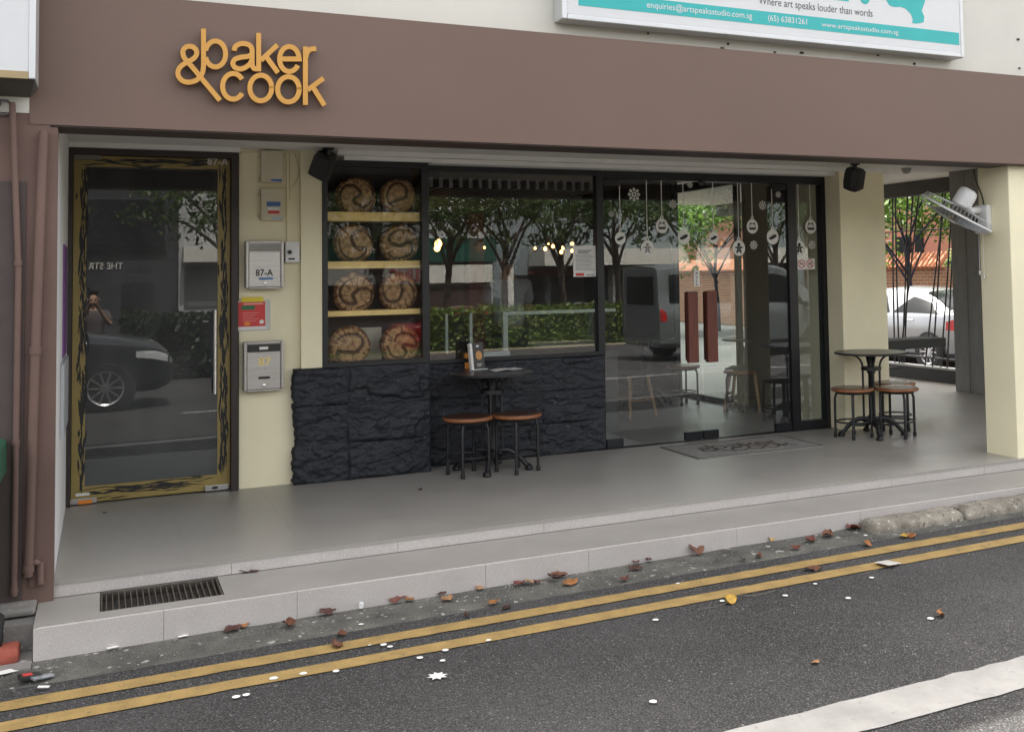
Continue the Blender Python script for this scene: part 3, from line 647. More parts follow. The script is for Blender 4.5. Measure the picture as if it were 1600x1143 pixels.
# green wheeled bin peeping in at the left
bn = thing('wheeled_bin', 'green wheeled bin standing at the far left edge of the pavement', 'bin', (-.86, 5.62, -.23))
M_bin = mat('green_bin_plastic', (.02, .09, .05), .5, .1)
bxr = yp(10.5, 725, 6.0).x; z0, z1 = yp(5, 757, 5.7).z, yp(5, 697, 5.7).z
mb = MB(); mb.box((bxr - .5, 5.62, z0), (bxr, 6.005, z1), None, .02); mb.build('lid', M_bin, bn)
mb = MB(); mb.add([(bxr - .47, 5.65, z0 - .001), (bxr - .03, 5.65, z0 - .001), (bxr - .03, 5.95, z0 - .001), (bxr - .47, 5.95, z0 - .001), (bxr - .42, 5.68, -.15), (bxr - .09, 5.68, -.15), (bxr - .09, 5.9, -.15), (bxr - .42, 5.9, -.15)], [(0, 1, 2, 3), (7, 6, 5, 4), (0, 4, 5, 1), (1, 5, 6, 2), (2, 6, 7, 3), (3, 7, 4, 0)]); mb.build('body', M_bin, bn)
mb = MB(); p = yp(-6, 942, 5.75); mb.lathe([(.02, -.03), (.085, -.03), (.1, -.015), (.1, .015), (.085, .03), (.02, .03)], (p.x, 5.75, -.13), 24, Matrix.Rotation(R(90), 4, 'Y')); mb.build('wheel', M_rubber, bn, smooth=True)

# ================================================================== THINGS ON THE CREAM WALL
def W(px, py, Y=YW): p = yp(px, py, Y); return p.x, p.z
def meter_box(px, label, stickers):
    x0, z0 = W(px[0], px[3]); x1, z1 = W(px[2], px[1])
    t = thing('meter_box', label, 'meter box', ((x0 + x1) / 2, YW, z0), 'cream meter boxes')
    mb = MB(); mb.box((x0, YW - .055, z0), (x1, YW - .0005, z1), None, .006); mb.build('cover', M_plas, t)
    mb = MB()
    for f in (.15, .82): mb.box((x0 - .012, YW - .02, z0 + (z1 - z0) * f - .012), (x0 - .0005, YW - .001, z0 + (z1 - z0) * f + .012), None, .002)
    mb.build('hinge', M_plas, t)
    for (q, m) in stickers:
        mb = MB(); a = W(q[0], q[3]); b = W(q[2], q[1]); mb.prism(rect(a[0], a[1], b[0], b[1]), front(YW - .0552), 0, .0008); mb.build('sticker', m, t)
    return t
meter_box((406, 236.5, 440.5, 286), 'blank cream meter box with a small blue sticker, topmost on the wall', [((422, 281, 439, 284.5), M_blue)])
mt = meter_box((406, 295.5, 441, 345), 'cream meter box with blue and red stickers above the steel mailbox', [((415, 316, 436.5, 323), M_blue), ((417, 325, 435, 329), M_paper), ((417, 330, 435, 334.5), M_red), ((423, 340, 440, 343.5), mat('pale_blue_print', (.4, .5, .6), .5))])
def mailbox(px, label, num, gold, slot):
    x0, z0 = W(px[0], px[3]); x1, z1 = W(px[2], px[1]); w_, h_ = x1 - x0, z1 - z0
    t = thing('mailbox', label, 'mailbox', ((x0 + x1) / 2, YW, z0), 'steel mailboxes on the cream wall')
    mb = MB(); mb.box((x0 + .018, YW - .078, z0 + .01), (x1 - .018, YW - .0005, z1 - .012), None, .004); bd = mb.build('body', M_steel, t)
    mb = MB()
    for xx in (x0, x1 - .02): mb.box((xx, YW - .092, z0 + .006), (xx + .02, YW - .001, z1), None, .006)
    mb.box((x0 + .021, YW - .09, z1 - .016), (x1 - .021, YW - .001, z1), None, .004); mb.box((x0 + .021, YW - .088, z0), (x1 - .021, YW - .001, z0 + .012), None, .003); mb.build('frame', M_steel, t)
    mb = MB(); mb.box((x0 + .024, YW - .0795, z1 - .075), (x1 - .024, YW - .0782, z1 - .02)); mb.build('slot_flap', M_blk if not gold else M_dplas, t) if gold else mb.build('slot_flap', mat('dull_zinc', (.22, .22, .20), .45, .15, metal=.6), t)
    mb = MB(); mb.box((x0 + .024, YW - .0855, z0 + .016), (x1 - .024, YW - .0785, z1 - .08), None, .002); dr = mb.build('door_panel', M_steel, t)
    c = (x0 + x1) / 2; ff = front(YW - .086)
    if gold:
        mb = MB(); mb.box((c - .03, YW - .082, z1 - .058), (c + .03, YW - .0797, z1 - .038)); mb.build('name_card', M_paper, t)
    mb = MB(); a = W(num[1], num[4]); b = W(num[3], num[2]); text(mb, num[0], a, b, ff, 0, .0012, .02); mb.build('number', gold or M_ink, t)
    mb = MB()
    if slot == 'pill': mb.prism(arc(c - .03, z0 + h_ * .27, .009, .009, 90, 270, 8) + arc(c + .035, z0 + h_ * .27, .009, .009, -90, 90, 8), ff, 0, .0012); mb.build('coin_slot', M_ink, t)
    else: mb.prism(arc(c - .035, z0 + h_ * .21, .008, .009, 90, 270, 8) + arc(c + .05, z0 + h_ * .215, .008, .009, -90, 90, 8), ff, 0, .0012); mb.build('blue_smear', mat('blue_marker', (.12, .22, .42), .6, .3), t)
    mb = MB(); mb.lathe([(.001, 0), (.012, 0), (.012, .006), (.008, .009), (.001, .009)], (c, YW - .086, z0 + h_ * .12), 16, Matrix.Rotation(R(90), 4, 'X')); mb.build('lock', M_chrome, t, smooth=True)
mailbox((381.5, 377, 440.5, 451.5), 'steel mailbox numbered 87-A in black with a blue smear', ('87-A', 397, 420.5, 424, 431.5), None, 'smear')
mailbox((378.5, 531, 440.5, 611), 'steel mailbox numbered 87 in gold above a black slot', ('87', 401, 556.5, 421, 570), mat('gold_digits', (.88, .70, .24), .5), 'pill')
# flyer holder
x0, z0 = W(370.5, 517.5); x1, z1 = W(422.5, 468)
t = thing('flyer_holder', 'clear flyer holder with a red leaflet and yellow tab between the mailboxes', 'flyer holder', ((x0 + x1) / 2, YW, z0))
mb = MB(); mb.box((x0, YW - .004, z0), (x1, YW - .0005, z1)); mb.build('back_plate', mat('clear_acrylic', (.55, .55, .52), .2), t)
def fl(q, m, nm, d): mb = MB(); a = W(q[0], q[3]); b = W(q[2], q[1]); mb.prism(rect(a[0], a[1], b[0], b[1]), front(YW - .004 - d), 0, .001); return mb.build(nm, m, t)
fl((372, 471, 414, 512), M_red, 'leaflet', .004); fl((377, 463.5, 411, 472), M_yellp, 'yellow_tab', .007); fl((377, 477, 398, 484), mat('green_print', (.02, .16, .06), .5), 'printed_block', .0055); fl((371, 509, 416, 516), M_paper, 'pocket_lip', .0085)
for (q, c) in (((381, 502, 391, 509), M_orange), ((405, 499, 412, 506), M_paper)):
    a = W(q[0], q[3]); b = W(q[2], q[1]); mb = MB(); mb.prism(arc((a[0] + b[0]) / 2, (a[1] + b[1]) / 2, (b[0] - a[0]) / 2, (b[1] - a[1]) / 2, 0, 360, 20)[:-1], front(YW - .0092), 0, .0008); mb.build('printed_spot', c, t)
mb = MB()
for k in range(5):
    a = W(379, 489 + k * 3.2); b = W(404 - (k % 3) * 4, 488 + k * 3.2); mb.prism(rect(a[0], a[1] - .0012, b[0], a[1] + .0012), front(YW - .0095), 0, .0004)
a = W(380, 476); b = W(411, 472.8); mb.prism(rect(a[0], a[1], b[0], b[1]), front(YW - .0095), 0, .0004)
mb.build('printed_lines', mat('pink_print', (.8, .4, .35), .5), t)
# bell box, trunking
x0, z0 = W(444, 410.5); x1, z1 = W(466.5, 377.5)
t = thing('switch_box', 'small white switch box with a round black knob beside the upper mailbox', 'switch box', ((x0 + x1) / 2, YW, z0))
mb = MB(); mb.box((x0, YW - .05, z0), (x1, YW - .0005, z1), None, .006); mb.build('case', M_wplas, t)
p = W(451, 394); mb = MB(); mb.lathe([(.001, 0), (.016, 0), (.014, .018), (.001, .018)], (p[0], YW - .0502, p[1]), 18, Matrix.Rotation(R(90), 4, 'X')); mb.build('knob', M_dplas, t, smooth=True)
p = W(449, 406); mb = MB(); mb.prism(rect(p[0], p[1], p[0] + .045, p[1] + .012), front(YW - .0502), 0, .001); mb.build('plate', M_ink, t)
mb = MB(); a, b = W(448, 377)[0], W(456.5, 377)[0]; mb.box((a, YW - .018, z1 + .002), (a + .012, YW - .0005, 2.41)); mb.box((a + .022, YW - .014, z1 + .30), (a + .032, YW - .0005, 2.41)); mb.box((.90, YW - .016, 2.395), (a - .002, YW - .0005, 2.41))
o = mb.build('cable_trunking', M_yel, org=(a, YW, 1.5)); tag(o, 'thin cream cable trunking running up the wall from the switch box', 'trunking')
P3 = lambda x, y, d=.012: Vector((*W(x, y),)).to_3d() if False else Vector((W(x, y)[0], YW - d, W(x, y)[1]))
mb = MB(); mb.tube(smooth_path([P3(455, 233), P3(462, 248), P3(466, 266), P3(462, 284), P3(453, 293), P3(442, 293)], 5), .004, 8); o = mb.build('cable_loop', M_plas, org=P3(460, 260), smooth=True); tag(o, 'loose cream cable looping down to the lower meter box', 'cable')
mb = MB(); mb.ring(Vector((yp(497, 243, 7.98).x, 7.98, yp(497, 243, 7.98).z)), .03, .004, M=Matrix.Rotation(R(90), 4, 'X')); o = mb.build('cable_coil', M_wplas, org=yp(497, 243, 7.98), smooth=True); tag(o, 'small coil of white cable beside the left loudspeaker', 'cable')

# ================================================================== SPEAKERS, FAN, DETECTOR
def speaker(loc, rot, label, h=.24, w_=.19, d=.17):
    t = thing('loudspeaker', label, 'loudspeaker', loc, 'black loudspeakers under the soffit')
    Mx = Matrix.Translation(Vector(loc) + Vector((0, 0, -.045))) @ rot @ Matrix.Translation((0, 0, -h / 2))
    mb = MB(); prof = [(-w_ / 2, -d * .1), (-w_ * .3, d * .5), (w_ * .3, d * .5), (w_ / 2, -d * .1), (w_ * .42, -d * .5), (-w_ * .42, -d * .5)]
    vs = []; 
    for zf, sc_ in ((-.5, .80), (-.44, .92), (-.2, 1), (.2, 1), (.44, .92), (.5, .8)):
        vs += [Mx @ Vector((x * sc_, y * sc_, zf * h)) for x, y in prof]
    fs = [tuple(range(5, -1, -1)), tuple(range(30, 36))] + [(i * 6 + k, i * 6 + (k + 1) % 6, (i + 1) * 6 + (k + 1) % 6, (i + 1) * 6 + k) for i in range(5) for k in range(6)]
    mb.add(vs, fs); mb.build('cabinet', M_dplas, t)
    mb = MB(); g = [(-w_ * .40, -d * .505), (w_ * .40, -d * .505)]
    mb.add([Mx @ Vector((x, y - .004, z)) for z in (-h * .42, h * .42) for x, y in g], [(0, 1, 3, 2)]); mb.build('grille', mat('speaker_mesh', (.03, .03, .03), .8, .3, 200), t)
    mb = MB(); mb.lathe([(.001, 0), (.045, -.004), (.045, -.012), (.02, -.02), (.016, -.06), (.001, -.06)], loc, 20); mb.build('bracket', M_blk, t, smooth=True)
p = zp(513, 231, 2.438)
speaker(p, Matrix.Rotation(R(-38), 4, 'Z') @ Matrix.Rotation(R(20), 4, 'X') @ Matrix.Rotation(R(30), 4, 'Y'), 'black loudspeaker tilted on its bracket above the display window', .19, .165, .155)
p = yp(1336, 262, 7.55)
speaker((p.x, 7.55, 2.438), Matrix.Rotation(R(25), 4, 'Z') @ Matrix.Rotation(R(18), 4, 'X') @ Matrix.Rotation(R(-14), 4, 'Y'), 'black loudspeaker hanging in front of the cream column top', .20, .15, .15)
p = zp(1416, 263, 2.649)
mb = MB(); mb.lathe([(.001, 0), (.055, 0), (.06, -.015), (.05, -.03), (.04, -.055), (.02, -.065), (.001, -.065)], p, 24); o = mb.build('smoke_detector', mat('grey_plastic', (.42, .41, .40), .5), org=p, smooth=True); tag(o, 'round grey smoke detector on the passage ceiling', 'detector')
# wall fan on the street pillar
fx = 6.418; a, b = xp(1529, 365, fx), xp(1551, 322, fx); yc, zc = (a.y + b.y) / 2, (a.z + b.z) / 2
fan = thing('wall_fan', 'white wall fan tilted downward on the cream street pillar', 'fan', (fx, yc, zc))
mb = MB(); mb.box((fx - .055, yc - .075, zc - .11), (fx - .0005, yc + .075, zc + .12), None, .014); mb.build('base', M_wplas, fan)
mb = MB(); mb.box((fx - .075, yc + .02, zc - .085), (fx - .0552, yc + .105, zc + .01), None, .005); mb.build('control_panel', M_dplas, fan)
mb = MB(); mb.lathe([(.001, 0), (.026, 0), (.022, .018), (.001, .018)], (fx - .0755, yc + .062, zc - .04), 20, Matrix.Rotation(R(-90), 4, 'Y')); mb.build('dial', M_wplas, fan, smooth=True)
C0 = xp(1500, 335, 6.02); 
cg = xp(1497, 338, 6.12)
ax = None
E0, E1 = xp(1457.5, 306, 6.10), xp(1533, 361, 6.10)                       # rim ends of the cage, seen nearly edge-on
cen = (E0 + E1) / 2; u_ = (E1 - E0).normalized(); rad = (E1 - E0).length / 2
mot = xp(1517, 304, 6.14); vdir = (cen - Vector(CAM)).normalized()
up_ = (mot - cen); nrm = (up_ - u_ * up_.dot(u_)).normalized()
nrm = (nrm + vdir * .16).normalized(); w3 = nrm.cross(u_).normalized(); u3 = w3.cross(nrm)
Mf = Matrix(((u3.x, w3.x, nrm.x, cen.x), (u3.y, w3.y, nrm.y, cen.y), (u3.z, w3.z, nrm.z, cen.z), (0, 0, 0, 1)))
mb = MB(); mb.ring((0, 0, 0), rad, .008, 48, 8, M=Mf.to_3x3().to_4x4()); mb.v = [v + cen for v in mb.v]; mb.build('rim', M_wplas, fan, smooth=True)
mb = MB(); mbb = MB()
for k in range(56):
    A = 2 * PI * k / 56; d = Vector((c_(A), s_(A), 0))
    mb.tube([Mf @ (d * rad), Mf @ (d * rad * .92 + Vector((0, 0, .045))), Mf @ (d * rad * .3 + Vector((0, 0, .06)))], .0018, 4)
    mbb.tube([Mf @ (d * rad), Mf @ (d * rad * .9 + Vector((0, 0, -.05))), Mf @ (d * rad * .22 + Vector((0, 0, -.075)))], .0014, 4)
mb.build('back_cage', mat('cage_wire', (.40, .40, .40), .5), fan); mbb.build('front_cage', mat('cage_wire', (.40, .40, .40), .5), fan)
mb = MB(); mb.lathe([(.001, -.078), (.05, -.078), (.055, -.07), (.001, -.065)], (0, 0, 0), 24); mb.v = [Mf @ v for v in mb.v]; mb.build('front_badge', M_wplas, fan)
for k in range(3):
    mb = MB(); A = 2 * PI * k / 3 + .5
    mb.grid(8, 6, lambda u, v: Mf @ (Matrix.Rotation(A + (v - .5) * (1.0 - .2 * u), 3, 'Z') @ Vector((.035 + (rad * .82 - .035) * u, 0, -.028 + (v - .5) * .05))))
    mb.build('blade', mat('fan_blade', (.16, .17, .18), .3, .05), fan, smooth='all')
mb = MB(); mb.lathe([(.001, .06), (.065, .062), (.078, .075), (.078, .17), (.068, .20), (.04, .215), (.001, .215)], (0, 0, 0), 28); mb.v = [Mf @ v for v in mb.v]; mb.build('motor', M_wplas, fan, smooth=True)
mb = MB(); mb.tube([Mf @ Vector((.05, 0, .10)), Mf @ Vector((.10, 0, .06)), Vector((fx - .05, yc + .02, zc + .08))], .028, 12); mb.build('neck', M_wplas, fan, smooth=True)
mb = MB()
for yy, zz in ((yc + .05, .30), (yc + .005, .33)):
    mb.tube([(fx - .03, yy, zc - .11), (fx - .03, yy, zc - .11 - zz)], .002, 6); mb.box((fx - .037, yy - .006, zc - .14 - zz), (fx - .023, yy + .006, zc - .11 - zz))
mb.build('pull_cord', M_wplas, fan)
mb = MB(); mb.tube(smooth_path([(fx - .012, yc + .1, 2.29), (fx - .012, yc + .08, 2.2), (fx - .012, yc + .02, zc + .20), (fx - .012, yc, zc + .12)], 5), .006, 8); mb.build('power_cable', mat('olive_cable', (.08, .07, .04), .6), fan, smooth=True)

# ================================================================== BREAD IN THE DISPLAY
M_shelf = mat('golden_shelf', (.86, .64, .24), .45, .15, 5, stretch=(2, 8, 8))
for (y0, y1, lab) in ((332, 345, 'golden wooden shelf with loaves, uppermost in the display window'), (407, 420, 'golden wooden shelf with loaves, middle one in the display window'), (482, 495, 'golden wooden shelf with loaves, lowest in the display window')):
    a = yp(511, y1, 8.09); b = yp(654, y0, 8.09)
    mb = MB(); mb.box((1.503, 8.09, a.z), (2.236, 8.34, b.z), None, .003); o = mb.build('display_shelf', M_shelf, org=(1.87, 8.2, a.z)); tag(o, lab, 'shelf', 'shelves of the display window')
mb = MB(); mb.box((1.503, 8.345, .84), (2.24, 8.36, 2.37)); o = mb.build('display_back', mat('display_back', (.035, .03, .028), .6), B)
mb = MB(); mb.box((1.70, 8.33, .845), (1.98, 8.344, 1.10)); o = mb.build('card_board', mat('cream_card', (.5, .47, .38), .7), org=(1.84, 8.335, .845)); tag(o, 'plain cream board standing behind the two lowest loaves', 'board')
M_bread = bpy.data.materials.new('crusty_bread'); M_bread.use_nodes = True
N_, L_ = M_bread.node_tree.nodes, M_bread.node_tree.links; b_ = N_['Principled BSDF']; b_.inputs['Roughness'].default_value = .75
at_ = N_.new('ShaderNodeAttribute'); at_.attribute_name = 'flour'; at2 = N_.new('ShaderNodeAttribute'); at2.attribute_name = 'score'
m1 = N_.new('ShaderNodeMix'); m1.data_type = 'RGBA'; m1.inputs[6].default_value = (.085, .034, .012, 1); m1.inputs[7].default_value = (.52, .34, .165, 1); L_.new(at_.outputs['Fac'], m1.inputs[0])
m2_ = N_.new('ShaderNodeMix'); m2_.data_type = 'RGBA'; m2_.inputs[7].default_value = (.018, .006, .005, 1); L_.new(m1.outputs[2], m2_.inputs[6]); L_.new(at2.outputs['Fac'], m2_.inputs[0])
L_.new(m2_.outputs[2], b_.inputs['Base Color'])
def loaf(px, py, r, curve, seed, cuts, label, Y=8.16):
    c = yp(px, py, Y); rr = random.Random(seed); rad = r / 1649 * (Y * .8985 + c.x * .4391); n, k = 96, 34
    S = smooth_path(curve, 8); mb = MB(); fl_, scv = [], []
    for j in range(k + 1):
        q = j / k
        for i in range(n):
            A = 2 * PI * i / n; wob = 1 + .05 * noise.noise((c_(A) * 1.5 + seed * 7, s_(A) * 1.5, 0))
            if q <= .8: rr_ = q / .8; dep = .075 * math.sqrt(max(0, 1 - (rr_ * .93) ** 2))
            else: rr_ = 1 - .12 * ((q - .8) / .2) ** 2; dep = .0276 - .12 * (q - .8) / .2
            x, z = rr_ * wob * c_(A), rr_ * wob * s_(A)
            best = 9
            if q < .84:
                for t_, p in enumerate(S):
                    d = math.hypot(p.x - x, p.y - z); ww = .11 * (.35 + .65 * math.sin(PI * min(.93, max(.07, t_ / len(S))))); best = min(best, d / ww)
            g = max(0, 1 - best) ; sc1 = min(1, g * 2.5)
            ang = math.atan2(z + .12, x - .05); cut = abs(((ang / (2 * PI) * cuts) % 1) - .5) * 2 if cuts else 1
            cutd = max(0, 1 - cut / .22) * min(1, math.hypot(x, z + .1) * 4) if cuts else 0
            nz = noise.noise((x * 5 + seed, z * 5, 2)); n2 = noise.noise((x * 22 + seed, z * 22, 5))
            fl = .62 + .5 * nz + .35 * n2 - .8 * cutd
            if rr_ > .86 or q > .8: fl -= .45 + .35 * n2
            fl_.append(max(0, min(1, fl))); scv.append(sc1 * (.8 + .2 * n2))
            h = dep - .016 * sc1 - .006 * cutd + .003 * n2
            mb.v.append(Vector((c.x + x * rad, Y - h, c.z + z * rad)))
    for j in range(k):
        for i in range(n): mb.f.append((j * n + i, j * n + (i + 1) % n, (j + 1) * n + (i + 1) % n, (j + 1) * n + i))
    mb.f += [tuple(k * n + i for i in range(n)), tuple(reversed(range(n)))]; mb.att = {'flour': fl_, 'score': scv}
    o = mb.build('bread_loaf', M_bread, org=(c.x, Y, c.z - rad), smooth='all'); tag(o, label, 'bread', 'round loaves in the display window')
def cv(cx, cy, r, pts): return [((x - cx) / r, -(y - cy) / r) for x, y in pts]
# curves traced in loaf coordinates from the zoomed display (589 x 1143 view)
Z = 3.4647
loaf(555, 307, 31, cv(195, 200, 105, [(125, 265), (110, 200), (130, 150), (180, 145), (215, 185), (180, 215), (190, 240), (230, 255), (275, 225), (280, 170), (235, 130)]), 1, 26, 'round floured loaf with a double curl score, top shelf nearest the loudspeaker')
loaf(621, 307, 28, cv(425, 195, 95, [(375, 240), (360, 195), (385, 140), (430, 125), (465, 160), (455, 200), (410, 220), (380, 240), (430, 270)]), 2, 0, 'round brown loaf with a hooked score and little flour, top shelf beside the frame')
loaf(551, 381, 31, cv(180, 455, 105, [(100, 430), (115, 500), (165, 540), (225, 520), (235, 480), (190, 480), (165, 430), (185, 395), (235, 390), (270, 430)]), 3, 0, 'round plain tan loaf with a long S score, second shelf near the pilaster')
loaf(623, 381, 30, cv(425, 450, 100, [(480, 385), (425, 375), (375, 400), (370, 440), (420, 460), (470, 440), (490, 470), (470, 510), (400, 525), (360, 500)]), 4, 20, 'round floured loaf with an open S score, second shelf beside the frame')
loaf(552, 458, 32, cv(180, 715, 105, [(180, 635), (130, 660), (105, 710), (130, 760), (180, 765), (170, 720), (220, 690), (265, 710), (260, 760), (200, 790)]), 5, 15, 'round pale loaf with a swan neck score, third shelf near the pilaster')
loaf(621, 456, 30, cv(420, 715, 100, [(335, 660), (340, 720), (360, 760), (410, 760), (435, 710), (430, 670), (470, 670), (500, 710), (490, 770)]), 6, 34, 'round loaf with many radial cuts and a wave score, third shelf beside the frame')
loaf(545, 540, 32, cv(160, 1000, 105, [(95, 965), (140, 940), (200, 945), (225, 985), (190, 1030), (130, 1030), (95, 1030), (110, 1080), (170, 1095), (240, 1075)]), 7, 24, 'round loaf with a question mark score, bottom row over the stone nearest the pilaster')
loaf(624, 538, 31, cv(430, 1000, 105, [(395, 980), (410, 950), (455, 940), (505, 965), (510, 1010), (440, 1000), (455, 1040), (430, 1065), (380, 1055), (360, 1010)]), 8, 30, 'round floured loaf with a spiral score, bottom row over the stone beside the frame')

# ================================================================== STICKERS ON THE GLASS
YD = YG - .006; fd = front(YD)
def D(zx, zy): p = yp(940 + zx / 4.4444, 260 + zy / 4.4444, YD); return Vector((p.x, p.z))
def bauble(top, cxy, r, kind, label):
    c = D(*cxy); rr = (D(cxy[0] + r, cxy[1]) - D(cxy[0] - r, cxy[1])).length / 2; tp = D(*top)
    t = thing('window_decal', label, 'window sticker', (c.x, YD, c.y), 'white bauble stickers on the glass doors')
    cap = c + Vector((0, rr * 1.12))
    mb = MB(); mb.prism(arc(c.x, c.y, rr, rr * 1.06, 0, 360, 36)[:-1], fd, 0, .0006); mb.stroke(arc(cap.x, cap.y + rr * .12, rr * .2, rr * .2, 0, 360, 14)[:-1], rr * .14, fd, 0, .0008, True); mb.build('disc', M_decal, t)
    mb = MB(); mb.stroke([(cap.x, cap.y + rr * .3), (cap.x, tp.y)], .0068, fd, 0, .0006); mb.build('ribbon', M_decal, t)
    mb = MB(); q = lambda x, y: (c.x + x * rr, c.y + y * rr)
    if kind == 'loaf':
        up = [q(.62, .30), q(.45, .42), q(.30, .28), q(.22, .40), q(.08, .34), q(-.02, .14), q(-.10, .25), q(-.24, .18), q(-.32, -.02), q(-.42, .06), q(-.58, -.05), q(-.66, -.22), q(-.5, -.38), q(-.2, -.38), q(.2, -.22), q(.5, -.05), q(.66, .14)]
        mb.prism(up[::-1], fd, .0007, .0012)
    elif kind == 'pudding':
        mb.prism([q(x, y) for x, y in ((-.55, -.5), (.55, -.5), (.62, -.2), (.5, -.05), (.40, -.25), (.28, -.02), (.1, -.28), (-.05, 0), (-.2, -.25), (-.35, -.02), (-.48, -.22), (-.62, -.12))], fd, .0007, .0012)
        mb.stroke([q(*p) for p in arc(0, -.15, .6, .55, 5, 175, 14)], rr * .09, fd, .0007, .0013)
        mb.prism([q(x, y) for x, y in ((-.04, .42), (-.45, .66), (-.42, .30))], fd, .0007, .0014); mb.prism([q(x, y) for x, y in ((.04, .42), (.42, .30), (.45, .66))], fd, .0007, .0014)
    else:
        def e(x, y, a, b_, d): mb.prism([q(*p) for p in arc(x, y, a, b_, 0, 360, 18)[:-1]], fd, .0007, d)
        e(0, .48, .25, .25, .0012)
        mb.prism([q(x, y) for x, y in ((-.62, .20), (-.66, .02), (-.28, -.02), (-.30, -.25), (-.52, -.60), (-.28, -.76), (0, -.38), (.28, -.76), (.52, -.60), (.30, -.25), (.28, -.02), (.66, .02), (.62, .20), (.2, .24), (-.2, .24))], fd, .0007, .0013)
    mb.build('picture', M_ink if kind != 'ginger_pale' else mat('pale_vinyl', (.25, .25, .24), .6), t)
    if kind.startswith('ginger'):
        mb = MB()
        for y in (.12, -.06, -.24): mb.prism([q(*p) for p in arc(0, y, .05, .05, 0, 360, 8)[:-1]], fd, .0014, .0018)
        mb.stroke([q(-.6, .1), q(-.5, .16)], rr * .06, fd, .0014, .0018); mb.stroke([q(.6, .1), q(.5, .16)], rr * .06, fd, .0014, .0018); mb.stroke([q(-.50, -.52), q(-.3, -.64)], rr * .06, fd, .0014, .0018); mb.stroke([q(.50, -.52), q(.3, -.64)], rr * .06, fd, .0014, .0018)
        mb.build('icing', M_decal, t)
for a in [((122, 120), (130, 500), 37, 'loaf', 'white bauble sticker with a loaf, nearest the picture window mullion'),
          ((308, 85), (318, 567), 44, 'ginger_pale', 'white bauble sticker with a pale gingerbread figure, hanging lowest on the left door'),
          ((412, 85), (419, 413), 42, 'pudding', 'white bauble sticker with a pudding on the left glass door'),
          ((562, 90), (571, 490), 43, 'loaf', 'large white bauble sticker with a loaf just left of the pull sign'),
          ((773, 95), (779, 496), 34, 'loaf', 'small white bauble sticker with a loaf just right of where the doors meet'),
          ((945, 98), (953, 567), 43, 'ginger', 'white bauble sticker with a black gingerbread figure on the right door'),
          ((1042, 100), (1047, 417), 39, 'pudding', 'white bauble sticker with a pudding on the right glass door'),
          ((1183, 140), (1188, 490), 41, 'loaf', 'white bauble sticker with a loaf under the right door top fitting'),
          ((1364, 112), (1373, 567), 41, 'ginger', 'white bauble sticker with a gingerbread figure above the no smoking notice'),
          ((1446, 115), (1452, 418), 38, 'pudding', 'white bauble sticker with a pudding on the narrow side pane')]: bauble(*a)
def flake(cxy, r, label, y=YD):
    c = D(*cxy); rr = (D(cxy[0] + r, cxy[1]) - D(cxy[0] - r, cxy[1])).length / 2; mb = MB()
    for k in range(8 if r > 18 else 6):
        A = 2 * PI * k / 8; d = Vector((c_(A), s_(A))); n = Vector((-d.y, d.x))
        mb.stroke([c + d * rr * .16, c + d * rr], rr * .10, fd, 0, .0006 + k * 1e-5)
        for f, l in ((.55, .26), (.80, .18)):
            for sg_ in (1, -1): mb.stroke([c + d * rr * f, c + d * rr * (f + l * .7) + n * sg_ * rr * l], rr * .09, fd, 0, .0008 + k * 1e-5)
        A2 = A + PI / 8; d2 = Vector((c_(A2), s_(A2))); mb.stroke([c + d * rr * .35, c + d2 * rr * .24, c + Vector((c_(A + PI / 4), s_(A + PI / 4))) * rr * .35], rr * .09, fd, 0, .001)
    o = mb.build('snowflake_decal', M_decal, org=(c.x, y, c.y)); tag(o, label, 'window sticker', 'white snowflake stickers on the glass doors')
for a in [((225, 195), 43, 'large white snowflake sticker at the upper left of the left door'), ((494, 262), 28, 'white snowflake sticker between a pudding bauble and the middle loaf ribbon'), ((614, 127), 20, 'tiny white snowflake sticker at the top where the doors meet'),
          ((722, 337), 20, 'small white snowflake sticker left of the smallest loaf bauble'), ((869, 203), 40, 'large white snowflake sticker at the top of the right door'), ((1117, 270), 27, 'white snowflake sticker beside the right door pudding bauble'),
          ((1227, 195), 19, 'tiny white snowflake sticker beside the right door top fitting'), ((1056, 546), 27, 'white snowflake sticker beside the black gingerbread bauble'), ((1460, 546), 26, 'white snowflake sticker on the side pane above the no smoking notice'), ((68, 330), 21, 'faint white snowflake sticker next to the picture window mullion')]: flake(*a)
# pull sign, notices
def plate(name, label, cat, q, m, Y, d=.001):
    a, b = yp(q[0], q[3], Y), yp(q[2], q[1], Y); t = thing(name, label, cat, ((a.x + b.x) / 2, Y, a.z)); mb = MB(); mb.prism(rect(a.x, a.z, b.x, b.z), front(Y), 0, d); mb.build('sheet', m, t); return t, a, b
t, a, b = plate('pull_sign', 'narrow white door sign reading PULL in a column', 'sign', (1084.5, 422, 1093, 448), M_paper, YD)
mb = MB(); h = (b.z - a.z)
for k, ch in enumerate('PULL'): zc_ = b.z - h * (.2 + .21 * k); text(mb, ch, ((a.x + b.x) / 2 - .009, zc_ - .012), ((a.x + b.x) / 2 + .009, zc_ + .012), front(YD - .001), 0, .0006, .02)
mb.build('lettering', M_ink, t)
t, a, b = plate('prohibition_notice', 'small white notice with two red crossed circles on the side pane', 'notice', (1245, 404, 1273, 421), M_paper, YD)
mb = MB(); mk = MB(); w_ = b.x - a.x; h = b.z - a.z; ff = front(YD - .001)
